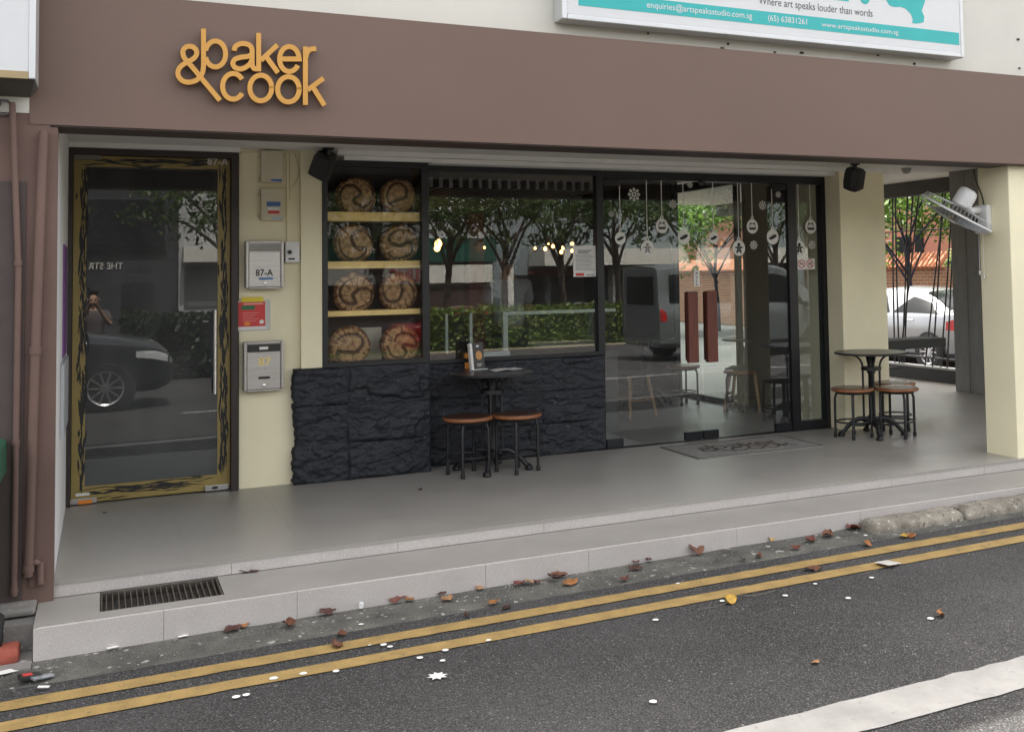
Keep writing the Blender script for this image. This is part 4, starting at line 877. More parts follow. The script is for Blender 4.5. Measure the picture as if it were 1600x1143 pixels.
for k in (0, 1):
    cx_ = a.x + w_ * (.27 + .46 * k); cz = a.z + h * .52; r_0 = h * .36
    mb.stroke(arc(cx_, cz, r_0, r_0, 0, 360, 28)[:-1], r_0 * .2, ff, 0, .0008, True); mb.stroke([(cx_ - r_0 * .7, cz + r_0 * .7), (cx_ + r_0 * .7, cz - r_0 * .7)], r_0 * .18, ff, 0, .001)
    if k == 0: mk.prism(rect(cx_ - r_0 * .6, cz - r_0 * .12, cx_ + r_0 * .5, cz + r_0 * .08), ff, 0, .0004); mk.stroke([(cx_ + r_0 * .45, cz + r_0 * .2), (cx_ + r_0 * .3, cz + r_0 * .45), (cx_ + r_0 * .5, cz + r_0 * .6)], r_0 * .1, ff, 0, .0004)
    else: mk.prism([(cx_ + x * r_0, cz + y * r_0) for x, y in ((-.5, -.5), (-.3, -.5), (-.28, -.1), (.2, -.1), (.22, -.5), (.42, -.5), (.42, .2), (.6, .3), (.55, .5), (.3, .5), (.2, .15), (-.5, .1))], ff, 0, .0004)
mb.build('ban_ring', M_red, t); mk.build('pictogram', M_ink, t)
t, a, b = plate('window_notice', 'white printed sheet taped inside the picture window', 'notice', (896, 384, 931.5, 432.5), M_paper, YG + .006)
mb = MB(); ff = front(YG + .0045); w_, h = b.x - a.x, b.z - a.z
for k in range(16):
    z = b.z - h * (.16 + k * .042); x0 = a.x + w_ * (.1 + .1 * (k < 3)); mb.prism(rect(x0, z, a.x + w_ * (.9 - .16 * ((k * 7) % 5) / 4 - .08 * (k < 3)), z + h * (.018 if k > 2 else .03)), ff, 0, .0004)
mb.prism(rect(a.x + w_ * .56, a.z + h * .04, a.x + w_ * .9, a.z + h * .075), ff, 0, .0006); mb.build('printed_lines', mat('faint_ink', (.30, .30, .30), .6), t)
mb = MB(); mb.prism(rect(a.x + w_ * .1, a.z + h * .03, a.x + w_ * .45, a.z + h * .12), ff, 0, .0006); mb.build('red_mark', M_red, t)

# door mat
c0, c1 = zp(1030.5, 699.5), zp(1289, 696.6); mx0, mx1, my0, my1 = 4.277, 5.505, 7.354, 8.016
t = thing('door_mat', 'speckled grey door mat with the shop name and a thin brown border', 'mat', ((mx0 + mx1) / 2, 7.68, 0))
M_mat = mat('coir_grey', (.30, .29, .27), .95, .2, 20, .6, 200, speck=[(150, .60, (.10, .095, .09)), (120, .63, (.5, .49, .46))])
mb = MB(); mb.box((mx0, my0, .0005), (mx1, my1, .007)); mb.build('pile', M_mat, t); M_mbr = mat('mat_brown', (.075, .055, .045), .9, .2)
mb = MB(); mb.stroke([(mx0 + .008, my0 + .008), (mx1 - .008, my0 + .008), (mx1 - .008, my1 - .008), (mx0 + .008, my1 - .008)], .016, flat(.0075), 0, .001, True); mb.build('border', M_mbr, t)
mu = lambda u, v, d: Vector((mx0 + .20 + (u - 180) / 1260 * .86, my1 - .13 - (v - 130) / 645 * .40, .0075 + d))
for nm, ks in WORDS: logo_part(ks, mu, 38, 0, .0006, nm, M_mbr, t)

# ================================================================== TABLES AND STOOLS
def make_table(loc, label, rad=.325):
    x, y = loc; t = thing('bistro_table', label, 'table', (x, y, 0), 'black cast iron bistro tables')
    mb = MB(); mb.lathe([(.001, .728), (rad - .012, .728), (rad, .733), (rad, .743), (rad - .005, .748), (.001, .748)], (x, y, 0), 56); mb.build('tabletop', mat('black_tabletop', (.018, .018, .021), .30, .15), t, smooth=True)
    mb = MB(); mb.lathe([(.001, .10), (.05, .10), (.045, .14), (.030, .17), (.028, .55), (.038, .565), (.038, .60), (.030, .62), (.045, .70), (.07, .7275), (.001, .7275)], (x, y, 0), 20); mb.build('pole', M_iron, t, smooth=True)
    mb = MB()
    for k in range(4):
        A = PI / 4 + k * PI / 2 + .3; d = Vector((c_(A), s_(A), 0)); o = Vector((x, y, 0))
        mb.tube([o + d * .075 + Vector((0, 0, .13)), o + d * .075 + Vector((0, 0, .60))], .010, 8)
        mb.tube(smooth_path([o + d * .075 + Vector((0, 0, .60)), o + d * .085 + Vector((0, 0, .655)), o + d * .12 + Vector((0, 0, .70)), o + d * .19 + Vector((0, 0, .727))], 4), .009, 8)
    mb.lathe([(.03, .585), (.09, .585), (.09, .615), (.03, .615)], (x, y, 0), 20); mb.lathe([(.03, .125), (.088, .125), (.088, .15), (.03, .15)], (x, y, 0), 20); mb.build('brace', M_iron, t, smooth=True)
    for k in range(4):
        A = PI / 4 + k * PI / 2 + .3; d = Vector((c_(A), s_(A), 0)); o = Vector((x, y, 0)); mb = MB()
        mb.tube(smooth_path([o + d * .02 + Vector((0, 0, .145)), o + d * .12 + Vector((0, 0, .150)), o + d * .20 + Vector((0, 0, .105)), o + d * .25 + Vector((0, 0, .05)), o + d * .285 + Vector((0, 0, .022))], 4), [.022] * 8 + [.019] * 5 + [.017] * 4, 8)
        mb.tube(smooth_path([o + d * .03 + Vector((0, 0, .105)), o + d * .10 + Vector((0, 0, .095)), o + d * .19 + Vector((0, 0, .10))], 4), .012, 8)
        mb.lathe([(.001, .0), (.030, .0), (.034, .012), (.026, .03), (.012, .045), (.001, .05)], o + d * .28, 12); mb.build('foot', M_iron, t, smooth=True)
    return t
tA = make_table((2.705, 7.80), 'black bistro table with a menu holder in front of the slate cladding')
tB = make_table((6.215, 7.585), 'bare black bistro table in front of the cream column')
def make_stool(loc, rz, label):
    t = thing('stool', label, 'stool', (0, 0, 0), 'round wooden stools on black iron legs')
    mb = MB(); mb.lathe([(.001, .4085), (.1745, .4085), (.1745, .4405), (.165, .4415), (.001, .4375)], n=44); st_ = mb.build('seat', mat('reflection_darkened_wood', (.075, .030, .017), .34, .5, 5, .1, 60, stretch=(2, 14, 2), coat=.35), t, smooth=True)  # seat top wood darkened in colour to stand in for its dark reflections
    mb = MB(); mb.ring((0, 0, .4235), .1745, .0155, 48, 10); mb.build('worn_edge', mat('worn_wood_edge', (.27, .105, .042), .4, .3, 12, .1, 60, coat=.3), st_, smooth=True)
    mb = MB(); mb.ring((0, 0, .398), .142, .010, 40, 8); mb.build('seat_ring', M_iron, t, smooth=True); mb = MB(); mb.ring((0, 0, .142), .146, .0075, 40, 8); mb.build('foot_ring', M_iron, t, smooth=True)
    for k in range(4):
        A = PI / 4 + k * PI / 2; d = Vector((c_(A), s_(A), 0)); mb = MB()
        mb.tube([d * .128 + Vector((0, 0, .400)), d * .142 + Vector((0, 0, .385)), d * .156 + Vector((0, 0, .345)), d * .158 + Vector((0, 0, .03))], .0115, 10)
        lg = mb.build('leg', M_iron, t, smooth=True)
        mb = MB(); mb.lathe([(.001, 0), (.0165, 0), (.0165, .03), (.0125, .04), (.001, .04)], d * .158, 12); mb.build('rubber_foot', M_rubber, lg, smooth=True)
    t.location = loc; t.rotation_euler = (0, 0, rz); ORG[t] = Vector(loc); return t
def sp(x, y): p = zp(x, y, .434); return (p.x, p.y, 0)
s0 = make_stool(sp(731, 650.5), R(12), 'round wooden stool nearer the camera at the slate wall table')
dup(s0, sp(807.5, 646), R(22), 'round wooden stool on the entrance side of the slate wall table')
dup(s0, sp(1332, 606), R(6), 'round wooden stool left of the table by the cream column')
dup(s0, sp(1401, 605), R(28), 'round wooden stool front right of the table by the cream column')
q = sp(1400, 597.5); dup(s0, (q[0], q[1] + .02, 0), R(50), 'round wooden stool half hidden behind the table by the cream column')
# on the slate wall table
TZ = .7485; c = zp(747, 578, TZ)
t = thing('menu_holder', 'upright black menu card with an orange round print in a white edged holder', 'menu', (c.x, c.y, TZ))
Mh = Matrix.Translation((c.x, c.y, TZ)) @ Matrix.Rotation(R(14), 4, 'Z') @ Matrix.Rotation(R(-9), 4, 'X')
fm = lambda u, v, d: Mh @ Vector((u, -d, v))
mb = MB(); mb.prism(rect(-.038, .008, .062, .215), fm, -.006, .006); mb.build('card', mat('black_card', (.018, .016, .016), .4), t)
mb = MB(); mb.prism(rect(-.064, .004, -.042, .212), fm, -.02, .012); mb.build('white_edge', M_paper, t)
mb = MB(); mb.prism(arc(.016, .115, .029, .036, 0, 360, 28)[:-1], fm, .006, .007); mb.build('round_print', mat('bread_print', (.55, .28, .10), .6, .5, 60), t)
mb = MB(); mb.prism(arc(.010, .188, .014, .008, 0, 360, 20)[:-1], fm, .006, .007); mb.prism(rect(-.01, .045, .035, .049), fm, .006, .007); mb.prism(rect(-.005, .032, .03, .036), fm, .006, .007); mb.build('pale_print', M_paper, t)
mb = MB(); mb.prism(rect(-.066, 0, .072, .006), fm, -.035, .03); mb.build('base', M_wplas, t)
c2 = zp(732, 577, TZ); mb = MB(); mb.box((c2.x - .012, c2.y + .05, TZ), (c2.x + .035, c2.y + .085, TZ + .125), None, .004); o = mb.build('orange_packet', mat('orange_card', (.65, .25, .04), .5, .2), org=(c2.x, c2.y + .06, TZ)); tag(o, 'small orange packet standing behind the black menu card', 'packet')
c3 = zp(790, 577.5, TZ); mb = MB(); Mp = Matrix.Translation((c3.x, c3.y, TZ)) @ Matrix.Rotation(R(12), 4, 'Z')
mb.grid(10, 8, lambda u, v: Mp @ Vector((-.14 + .28 * u, -.09 + .18 * v, .002 + .006 * math.sin(u * 5 + v * 2) ** 2))); o = mb.build('paper_sheet', M_paper, org=c3, smooth='all', fix=False); tag(o, 'white paper placemat lying on the slate wall table', 'paper')

# ================================================================== LEAVES AND LITTER
LCOL = {'maroon': (.065, .022, .017), 'brown': (.12, .045, .022), 'dark': (.035, .014, .010), 'orange': (.28, .11, .03), 'tan': (.30, .16, .07), 'yellow': (.45, .27, .03), 'red': (.13, .034, .022)}
def leaf(px, py, z, L, rz, colour, curl, label, spot=None):
    p = zp(px, py, z) if z is not None else yroad(px, py)
    if z is None: z = road_z(p.x, p.y) + (.012 if p.y > 5.28 else .004)
    p = Vector((p.x, p.y, z)); L *= .86; r_ = random.Random(int(px * 7 + py)); mb = MB(); nu, nv = 12, 6
    M = Matrix.Translation(p) @ Matrix.Rotation(rz * 2 + r_.uniform(-.5, .5), 4, 'Z'); k1, k2, k3, tl_ = curl * r_.uniform(-.5, .9), r_.uniform(-.5, .5) * curl, r_.uniform(-.6, .6), r_.uniform(.0, .38) * curl
    def fn(u, v):
        x = (u - .5) * L; wd = .58 * L * math.sin(PI * min(1, max(0, u)) ** .8) ** .75 * .5; y = (v - .5) * 2 * wd
        zz = k1 * L * (u - .5) ** 2 + k2 * y * y / L * 3 + .16 * L * curl * noise.noise((u * 2.6, v * 1.8, px)) + .06 * L * noise.noise((u * 6, v * 5, px)) + k3 * (u - .5) * y * 1.6 + tl_ * y
        return Vector((x, y, zz))
    g = MB(); g.grid(nu, nv, fn); zmin = min(v.z for v in g.v); mb.v = [M @ (v - Vector((0, 0, zmin - .002))) for v in g.v]; mb.f = g.f
    mb.tube([M @ (fn(0, .5) - Vector((0, 0, zmin - .003))), M @ (fn(0, .5) + Vector((-.16 * L, .02 * L, -zmin + .003)))], .0009, 5)
    c = LCOL[colour]; o = mb.build('fallen_leaf', mat('dry_leaf_' + colour, c, .55, .35, 30, .2, 60), org=p, smooth='all', fix=False)
    tag(o, label, 'leaf', 'dry leaves on the steps and road edge')
Zs = -.079
for a in [(319, 899, Zs, .10, .4, 'dark', 1, 'dark brown leaf on the back edge of the drain grate'), (386, 893, Zs, .11, .1, 'dark', .8, 'long dark leaf lying against the upper riser beside the grate'), (399, 892, Zs, .08, .4, 'maroon', .6, 'small maroon leaf touching the long dark leaf beside the grate'),
          (448, 881, Zs, .075, .2, 'brown', .6, 'thin brown leaf against the upper riser a little right of the grate'), (668, 852, Zs, .035, .3, 'dark', 1, 'tiny dark leaf scrap alone on the lower step tread'), (973.5, 810.5, Zs, .055, .3, 'maroon', 1.2, 'small maroon leaf alone on the lower step in front of the mat'),
          (656, 765.5, 0.001, .05, .2, 'dark', 1, 'small dark leaf on the terrace in front of the stools'), (165, 801, .001, .04, .1, 'dark', .4, 'tiny dark scrap of leaf on the terrace by the stair door'),
          (364, 988, None, .11, .2, 'maroon', .7, 'dark red leaf in the gutter below the grate\'s right end'), (382, 981, None, .09, .1, 'orange', .5, 'orange leaf in the gutter touching the granite riser'),
          (452, 980, None, .13, .5, 'brown', 1.4, 'large curled brown leaf in the gutter left of the maroon one'), (512, 962, None, .10, -.1, 'maroon', 1.2, 'plump maroon leaf against the granite riser'),
          (534, 992, None, .09, .6, 'brown', 1, 'brown leaf lying just above the yellow line'), (527, 1010, None, .105, .7, 'brown', 1.3, 'curled brown leaf lying on the upper yellow line'), (622, 942, None, .12, .2, 'red', 1.1, 'red brown leaf beside an orange one at the riser foot'),
          (640, 940.5, None, .09, .8, 'orange', 1.0, 'orange leaf beside a red brown one at the riser foot'), (691, 931, None, .07, .1, 'maroon', .8, 'small maroon leaf tight against the riser above a tan leaf'), (699, 939.5, None, .10, .1, 'tan', .9, 'tan orange leaf just below a small maroon leaf'),
          (750, 922, None, .08, .2, 'tan', .7, 'pale tan leaf at the riser foot left of the leaf pile'), (772, 945, None, .09, .3, 'orange', .6, 'flat orange leaf in the middle of the gutter'), (792, 951, None, .08, .1, 'dark', .4, 'thin dark leaf close to the upper yellow line'),
          (729, 964, None, .055, .6, 'maroon', 1.2, 'small maroon leaf at the edge of the upper yellow line'), (812, 916, None, .105, .3, 'red', 1.0, 'red leaf forming the left end of the leaf pile'), (827, 914.5, None, .09, .7, 'tan', 1.1, 'tan leaf in the middle of the leaf pile'), (838, 912, None, .075, .9, 'red', 1.1, 'red leaf forming the right end of the leaf pile'),
          (873, 903.5, None, .12, .0, 'brown', 1.0, 'brown leaf leaning on the riser above an orange leaf'), (864, 909, None, .09, 1.2, 'maroon', 1.2, 'maroon leaf standing on edge left of an orange leaf'), (892, 914, None, .13, .1, 'orange', .7, 'long orange leaf in front of the brown pair'),
          (973, 881, None, .11, .2, 'yellow', .8, 'bright yellow orange leaf at the riser foot'), (994, 882, None, .08, .4, 'red', .9, 'red leaf touching the riser right of the bright yellow one'), (993, 892, None, .10, .1, 'maroon', .6, 'maroon leaf in front of the bright yellow one'), (975.5, 908.5, None, .08, .2, 'red', 1.0, 'small red leaf below the bright yellow one'),
          (1056, 866, None, .13, .2, 'brown', 1.1, 'wide brown leaf at the riser foot left of a long curled leaf'), (1090, 866, None, .16, .1, 'brown', 1.2, 'long curled brown leaf at the riser foot'), (1014, 879, None, .07, .7, 'red', 1.2, 'small red leaf curled upright at the riser foot'), (1205.5, 846.5, None, .07, .5, 'yellow', 1.0, 'small yellow leaf at the riser foot under the mat'),
          (1266, 848, None, .12, .1, 'red', .9, 'red leaf in the gutter left of the kerb stones'), (1294, 839.5, None, .14, .4, 'brown', 1.1, 'big brown leaf in the gutter near the kerb stones'), (1244, 859, None, .09, .0, 'red', .6, 'flat reddish leaf out in the gutter'), (1333.7, 827, None, .17, .1, 'red', 1.0, 'largest red leaf, lying at the end of the kerb stone'),
          (1355.5, 852.5, None, .10, .2, 'orange', 1.1, 'orange leaf in front of the kerb stone end'), (1412, 840, None, .09, .2, 'yellow', .7, 'yellowish leaf in front of the kerb stone'), (1424, 839, None, .10, .5, 'orange', 1.1, 'orange leaf touching the yellowish one by the kerb stone'),
          (1270, 891, None, .13, .1, 'brown', .6, 'brown leaf lying between the two yellow lines'), (1185.6, 871.5, None, .09, .2, 'brown', .5, 'flat brown leaf in the gutter centre'), (1161, 877, None, .06, .5, 'dark', .8, 'small dark leaf near the upper yellow line'), (1143, 941, None, .115, .2, 'yellow', 1.2, 'big yellow leaf on the asphalt by the lower yellow line'),
          (1469, 963, None, .085, .6, 'orange', 1.2, 'orange leaf alone on the asphalt at the right'), (1274.5, 1036, None, .06, .1, 'tan', .5, 'small tan leaf alone in the middle of the asphalt')]: leaf(*a)
for (x, y, label) in ((1462, 802, 'maroon leaf lying on top of the broken kerb stone'), (1543.7, 785.7, 'red leaf lying on the far kerb stone')):
    p = yp(x, y, 5.53); leaf(x, y, p.z - .004, .12, .15, 'red', .9, label)
def dot(px, py, r, i):
    r *= .85
    p = yroad(px, py); z = road_z(p.x, p.y) + .008; mb = MB(); rr_ = random.Random(i)
    mb.prism([(p.x + r * c_(a) * (1 + rr_.uniform(-.1, .1)), p.y + r * s_(a) * (1 + rr_.uniform(-.1, .1))) for a in [2 * PI * k / 14 for k in range(14)]], flat(z), 0, .001)
    o = mb.build('paper_dot', M_paper, org=(p.x, p.y, z)); tag(o, 'small round white paper dot lying on the road by the yellow lines', 'paper dot', 'round white paper dots on the road')
for i, (x, y, r) in enumerate([(369, 1090.6, .019), (384.7, 1087.5, .018), (427.5, 1061.5, .021), (474, 1054, .019), (525, 1050.3, .017), (599.4, 1009, .018), (609.4, 1012, .015), (577.5, 1009.7, .008), (656, 1029.4, .018), (691.6, 1033.8, .015), (696, 1017.5, .017), (763.4, 1002, .015), (1128.6, 940.6, .017), (1227, 932, .018), (1325.5, 936, .018), (1362, 904, .016), (1454, 968, .020), (1024.4, 970, .018), (1020.6, 1098, .019), (1059, 913, .013), (1274, 913.6, .013), (1352.5, 837.5, .015), (564, 977, .014)]): dot(x, y, r, i)
p = yroad(683.5, 1058); z = road_z(p.x, p.y) + .008; mb = MB(); pts = []
for k in range(16): a = 2 * PI * k / 16; rr_ = .046 if k % 2 == 0 else .026; pts.append((p.x + rr_ * c_(a), p.y + rr_ * s_(a)))
mb.prism(pts, flat(z), 0, .001); o = mb.build('paper_snowflake', M_paper, org=(p.x, p.y, z)); tag(o, 'white paper snowflake fallen on the asphalt', 'paper snowflake')
mb = MB(); r_ = random.Random(19)
for k in range(1500):
    x = r_.uniform(-.9, 6.4); y = 5.585 - abs(r_.gauss(0, .13)); 
    if y < 5.0: continue
    z = road_z(x, y) + .006; q = r_.uniform(.002, .006) * (1.8 if r_.random() < .06 else 1); a = r_.uniform(0, 6.28)
    if x > 4.4 and y > 5.36: continue
    o = len(mb.v); mb.v += [Vector((x + q * c_(a + i * 2.1) * r_.uniform(.6, 1.4), y + q * s_(a + i * 2.1) * r_.uniform(.6, 1.4), z)) for i in range(3)] + [Vector((x, y, z + q * .9))]; mb.f += [(o, o + 1, o + 3), (o + 1, o + 2, o + 3), (o + 2, o, o + 3)]
o = mb.build('gutter_grit', mat('grit', (.20, .19, .17), .9, .9, 3), fix=False); o['kind'] = 'stuff'
def litter(name, label, cat, px, py, sx, sy, h, rz, m, extra=None):
    p = yroad(px, py); z = road_z(p.x, p.y) + .014; t = thing(name, label, cat, (p.x, p.y, z)); M = Matrix.Translation((p.x, p.y, z)) @ Matrix.Rotation(rz, 4, 'Z') @ Matrix.Rotation(R(6), 4, 'Y')
    mb = MB(); mb.box((-sx / 2, -sy / 2, 0), (sx / 2, sy / 2, h), M, min(.003, h / 3)); mb.build('body', m, t)
    if extra: mb = MB(); mb.box((-sx * .35, -sy * .3, h + .0002), (sx * .1, sy * .3, h + .001), M); mb.build('print', extra, t)
litter('cigarette_pack', 'crushed black and red cigarette pack lying in the gutter', 'cigarette pack', 46, 1065, .085, .055, .02, .3, M_dplas, M_red)
litter('foil_wrapper', 'grey foil wrapper next to the crushed cigarette pack', 'wrapper', 66, 1064, .09, .035, .012, .5, mat('foil', (.4, .42, .45), .3, .3, 40, .5, 60, metal=.6))
litter('paper_scrap', 'torn cream paper scrap at the far left of the gutter', 'paper scrap', 10, 1054, .12, .05, .003, .6, M_paper)
litter('paper_scrap', 'small white paper scrap below the cigarette pack', 'paper scrap', 68, 1078, .045, .02, .004, -.2, M_paper)
litter('paper_scrap', 'white paper strip in the gutter under the left riser joint', 'paper scrap', 176, 1016, .055, .018, .004, .5, M_paper)
litter('paper_scrap', 'white paper strip in the gutter under the drain grate', 'paper scrap', 286, 998, .05, .018, .004, .5, M_paper)
litter('cup_fragment', 'tiny white plastic piece standing at the riser foot', 'fragment', 564, 954, .02, .02, .03, .2, M_wplas)
p = yroad(1388, 883); litter('paint_patch', 'pale scraped paper patch stuck across the lower yellow line', 'paper patch', 1388, 882.5, .14, .10, .001, .3, mat('pale_patch', (.5, .48, .44), .8, .2))
mb = MB(); P = [yroad(x, y) for x, y in ((1090, 955), (1130, 946), (1150, 933), (1180, 932), (1211, 924))]; mb.tube(smooth_path([Vector((p.x, p.y, road_z(p.x, p.y) + .008)) for p in P], 5), .002, 5); o = mb.build('twig', mat('grey_twig', (.16, .14, .12), .8), org=P[2]); tag(o, 'thin curved grey twig across the big yellow leaf', 'twig')
mb = MB(); P = [yroad(x, y) for x, y in ((1345, 900), (1362, 894), (1372, 891))]; mb.tube([Vector((p.x, p.y, road_z(p.x, p.y) + .008)) for p in P], .002, 5); o = mb.build('twig', MATS['grey_twig'], org=P[1]); tag(o, 'short pale twig beside the lower yellow line', 'twig')

# ================================================================== CARS
M_cglass = mat('car_glass', (.012, .014, .015), .10, .1, spec=.12)
M_tyre = mat('tyre', (.018, .018, .018), .85, .2, 30)
M_rim = mat('alloy_rim', (.5, .5, .52), .3, .08, metal=.8)
M_tail = mat('tail_lamp', (.42, .01, .012), .2, .1, coat=.5)
M_head = mat('head_lamp', (.6, .62, .64), .1, .1, coat=.5)
SHAPES = {
 'sedan': ([(-2.30, .62, .44, .76, .78, .52), (-2.25, .76, .30, .92, .96, .62), (-2.1, .84, .24, .97, 1.03, .70), (-1.72, .88, .2, .985, 1.07, .72), (-1.25, .90, .19, .975, 1.29, .63), (-.8, .90, .19, .965, 1.41, .59), (-.2, .905, .19, .95, 1.45, .58), (.3, .905, .19, .94, 1.42, .58), (.75, .90, .19, .93, 1.25, .60), (1.2, .89, .19, .915, 1.0, .68), (1.65, .87, .2, .87, .93, .70), (2.02, .81, .22, .78, .83, .62), (2.2, .72, .28, .66, .69, .5), (2.28, .55, .38, .55, .57, .38)], (-1.62, .72), (-1.0, .95), [(-1.70, -1.0), (.45, 1.14)], (-1.38, 1.38), .315),
 'suv': ([(-2.32, .68, .5, .95, 1.0, .6), (-2.27, .80, .36, 1.06, 1.2, .62), (-2.0, .90, .28, 1.10, 1.56, .62), (-1.5, .93, .26, 1.08, 1.66, .63), (-.6, .94, .26, 1.06, 1.70, .63), (.2, .94, .26, 1.04, 1.67, .62), (.7, .93, .26, 1.03, 1.45, .63), (1.15, .92, .26, 1.02, 1.13, .72), (1.6, .90, .27, .98, 1.06, .74), (2.05, .86, .28, .90, .97, .68), (2.25, .76, .34, .80, .84, .56), (2.34, .6, .42, .68, .70, .42)], (-1.85, .75), (-1.0, .95), [(-2.26, -1.98), (.35, 1.1)], (-1.4, 1.42), .36),
 'van': ([(-2.35, .80, .34, 1.10, 1.86, .72), (-2.3, .86, .30, 1.12, 1.95, .76), (-1.5, .88, .28, 1.12, 1.98, .78), (-.5, .88, .28, 1.10, 1.98, .78), (.5, .88, .28, 1.08, 1.95, .76), (1.0, .88, .28, 1.05, 1.80, .72), (1.6, .87, .28, 1.02, 1.30, .74), (1.95, .85, .29, .96, 1.05, .72), (2.2, .78, .32, .82, .88, .60), (2.33, .62, .42, .62, .66, .45)], (-2.1, 1.25), (-1.0, .95), [(1.0, 1.75)], (-1.35, 1.5), .315)}
def make_car(kind, label, cat, paint, loc, rz, group=None):
    tab, side, _, tops, axles, rw = SHAPES[kind]; t = thing('parked_car' if kind != 'van' else 'parked_van', label, cat, (0, 0, 0), group)
    T = np.array(tab); sub = 5; st = []
    for i in range(len(T) - 1):
        for k in range(sub):
            f = k / sub; a, b, c, d = T[max(i - 1, 0)], T[i], T[i + 1], T[min(i + 2, len(T) - 1)]
            cr = .5 * ((2 * b) + (c - a) * f + (2 * a - 5 * b + 4 * c - d) * f * f + (3 * b - a - 3 * c + d) * f ** 3); st.append(cr * .7 + (b * (1 - f) + c * f) * .3)
    st.append(T[-1]); st = np.array(st)
    def at(x): return [np.interp(x, st[:, 0], st[:, k]) for k in range(1, 6)]
    def half(x):
        w, zb, ze, zr, wr = at(x); top = (wr, zr - min(.07, (zr - ze) * .4))
        return [(0, zb), (w * .86, zb), (w * .965, zb + .09), (w, (zb + ze) * .52), (w * .988, ze - .07), (w * .955, ze), ((w * .955 + top[0]) / 2 + .012, (ze + top[1]) / 2), top, (wr * .86, zr - .008), (0, zr + .022)]
    vs = []; n = 18
    for s in st:
        h = half(s[0]); vs += [(s[0], y, z) for y, z in h] + [(s[0], -y, z) for y, z in h[-2:0:-1]]
    fs = [(i * n + k, i * n + (k + 1) % n, (i + 1) * n + (k + 1) % n, (i + 1) * n + k) for i in range(len(st) - 1) for k in range(n)]
    fs += [tuple(range(n)), tuple(range((len(st) - 1) * n, len(st) * n))[::-1]]
    mb = MB(); mb.add(vs, fs); mb.build('body', paint, t, smooth=True)
    if kind == 'van': mb = MB(); mb.box((-2.362, -.60, 1.16), (-2.349, .60, 1.74), None, .005); mb.build('rear_window', M_cglass, t)
    def side_glass(x0, x1):
        for sg_ in (1, -1):
            mb = MB()
            def fn(u, v):
                x = x0 + (x1 - x0) * u
                if kind != 'van': x += (v) * (.30 * (1 - u) ** 3 - .36 * u ** 3)
                else: x += v * (-.32 * u ** 3)
                h = half(x); a, b = h[5], h[7]; f = .10 + .74 * v
                y = a[0] + (b[0] - a[0]) * f + .020 * math.sin(PI * f) + .007; return Vector((x, sg_ * y, a[1] + (b[1] - a[1]) * f))
            mb.grid(14, 5, fn); mb.build('window', M_cglass, t, smooth='all')
    a, b = side; mid = (a + b) / 2 + .1
    side_glass(a, mid - .05); side_glass(mid + .05, b)
    for (x0, x1), nm in zip(tops, ('rear_window', 'windscreen') if kind != 'van' else ('windscreen',)):
        mb = MB()
        def fn(u, v):
            x = x0 + (x1 - x0) * u; w, zb, ze, zr, wr = at(x); q = (v * 2 - 1); return Vector((x, q * wr * .90, zr + .022 - .030 * q * q + .010))
        mb.grid(10, 10, fn); mb.build(nm, M_cglass, t, smooth='all')
    for ax_ in axles:
        for sg_ in (1, -1):
            w = at(ax_)[0]; M = Matrix.Translation((ax_, sg_ * (w - .095), rw)) @ Matrix.Rotation(R(-90 * sg_), 4, 'X')
            mb = MB(); mb.lathe([(.02, .104), (rw * 1.13, .104), (rw * 1.13, .06), (.02, .06)], n=32, M=M); mb.build('wheel_arch', M_tyre, t)
            mb = MB(); mb.lathe([(.02, -.09), (rw * .93, -.09), (rw, -.06), (rw, .09), (rw * .95, .112), (rw * .70, .116), (rw * .68, .09), (.02, .09)], n=36, M=M); wh = mb.build('wheel', M_tyre, t, smooth=True)
            mb = MB(); mb.lathe([(rw * .60, .10), (rw * .69, .12), (rw * .69, .10)], n=36, M=M); mb.lathe([(.001, .10), (.06, .10), (.05, .122), (.001, .122)], n=16, M=M)
            for k in range(10): mb.box((.04, -.014, .098), (rw * .64, .014, .115), M @ Matrix.Rotation(2 * PI * k / 10, 4, 'Z'))
            mb.build('rim', M_rim, wh)
    def lamp(x0, x1, f0, f1, y_in, m, nm, rear):
        for sg_ in (1, -1):
            mb = MB()
            def fn(u, v):
                x = x0 + (x1 - x0) * u; h = half(x); f = f0 + (f1 - f0) * v * (.55 + .45 * u if rear else 1 - .45 * (1 - u))
                a, b = h[3], h[5]; z = a[1] + (b[1] - a[1]) * f; y = np.interp(z, [h[3][1], h[4][1], h[5][1]], [h[3][0], h[4][0], h[5][0]]) + .007; return Vector((x, sg_ * y, z))
            mb.grid(8, 5, fn); mb.build(nm, m, t, smooth='all')
    L0, L1 = tab[0][0], tab[-1][0]
    lamp(L0 + .50 if kind != 'van' else L0 + .16, L0 + .02, .25, 1.0, 0, M_tail, 'tail_light', True); lamp(L1 - .52, L1 - .04, .45, .98, 0, M_head, 'headlight', False)
    mb = MB()
    for sg_ in (1, -1): mb.box((-.25, sg_ * (at(-.25)[0] * .99), at(-.25)[2] - .13), (-.05, sg_ * (at(-.25)[0] * .99 + .018), at(-.25)[2] - .10), None, .006)
    for sg_ in (1, -1): mb.box((-1.0 if kind != 'van' else .1, sg_ * (at(-.9)[0] * .985), at(-.9)[2] - .11), (-.8 if kind != 'van' else .28, sg_ * (at(-.9)[0] * .985 + .018), at(-.9)[2] - .085), None, .006)
    mb.build('door_handle', M_chrome, t)
    for sg_ in (1, -1): mb = MB(); x = (.62 if kind != 'van' else 1.2); w, zb, ze, zr, wr = at(x); mb.box((x, sg_ * (w * .97), ze + .0), (x + .12, sg_ * (w * .97 + .19), ze + .13), None, .03); mb.build('wing_mirror', paint, t)
    t.location = loc; t.rotation_euler = (0, 0, rz); return t
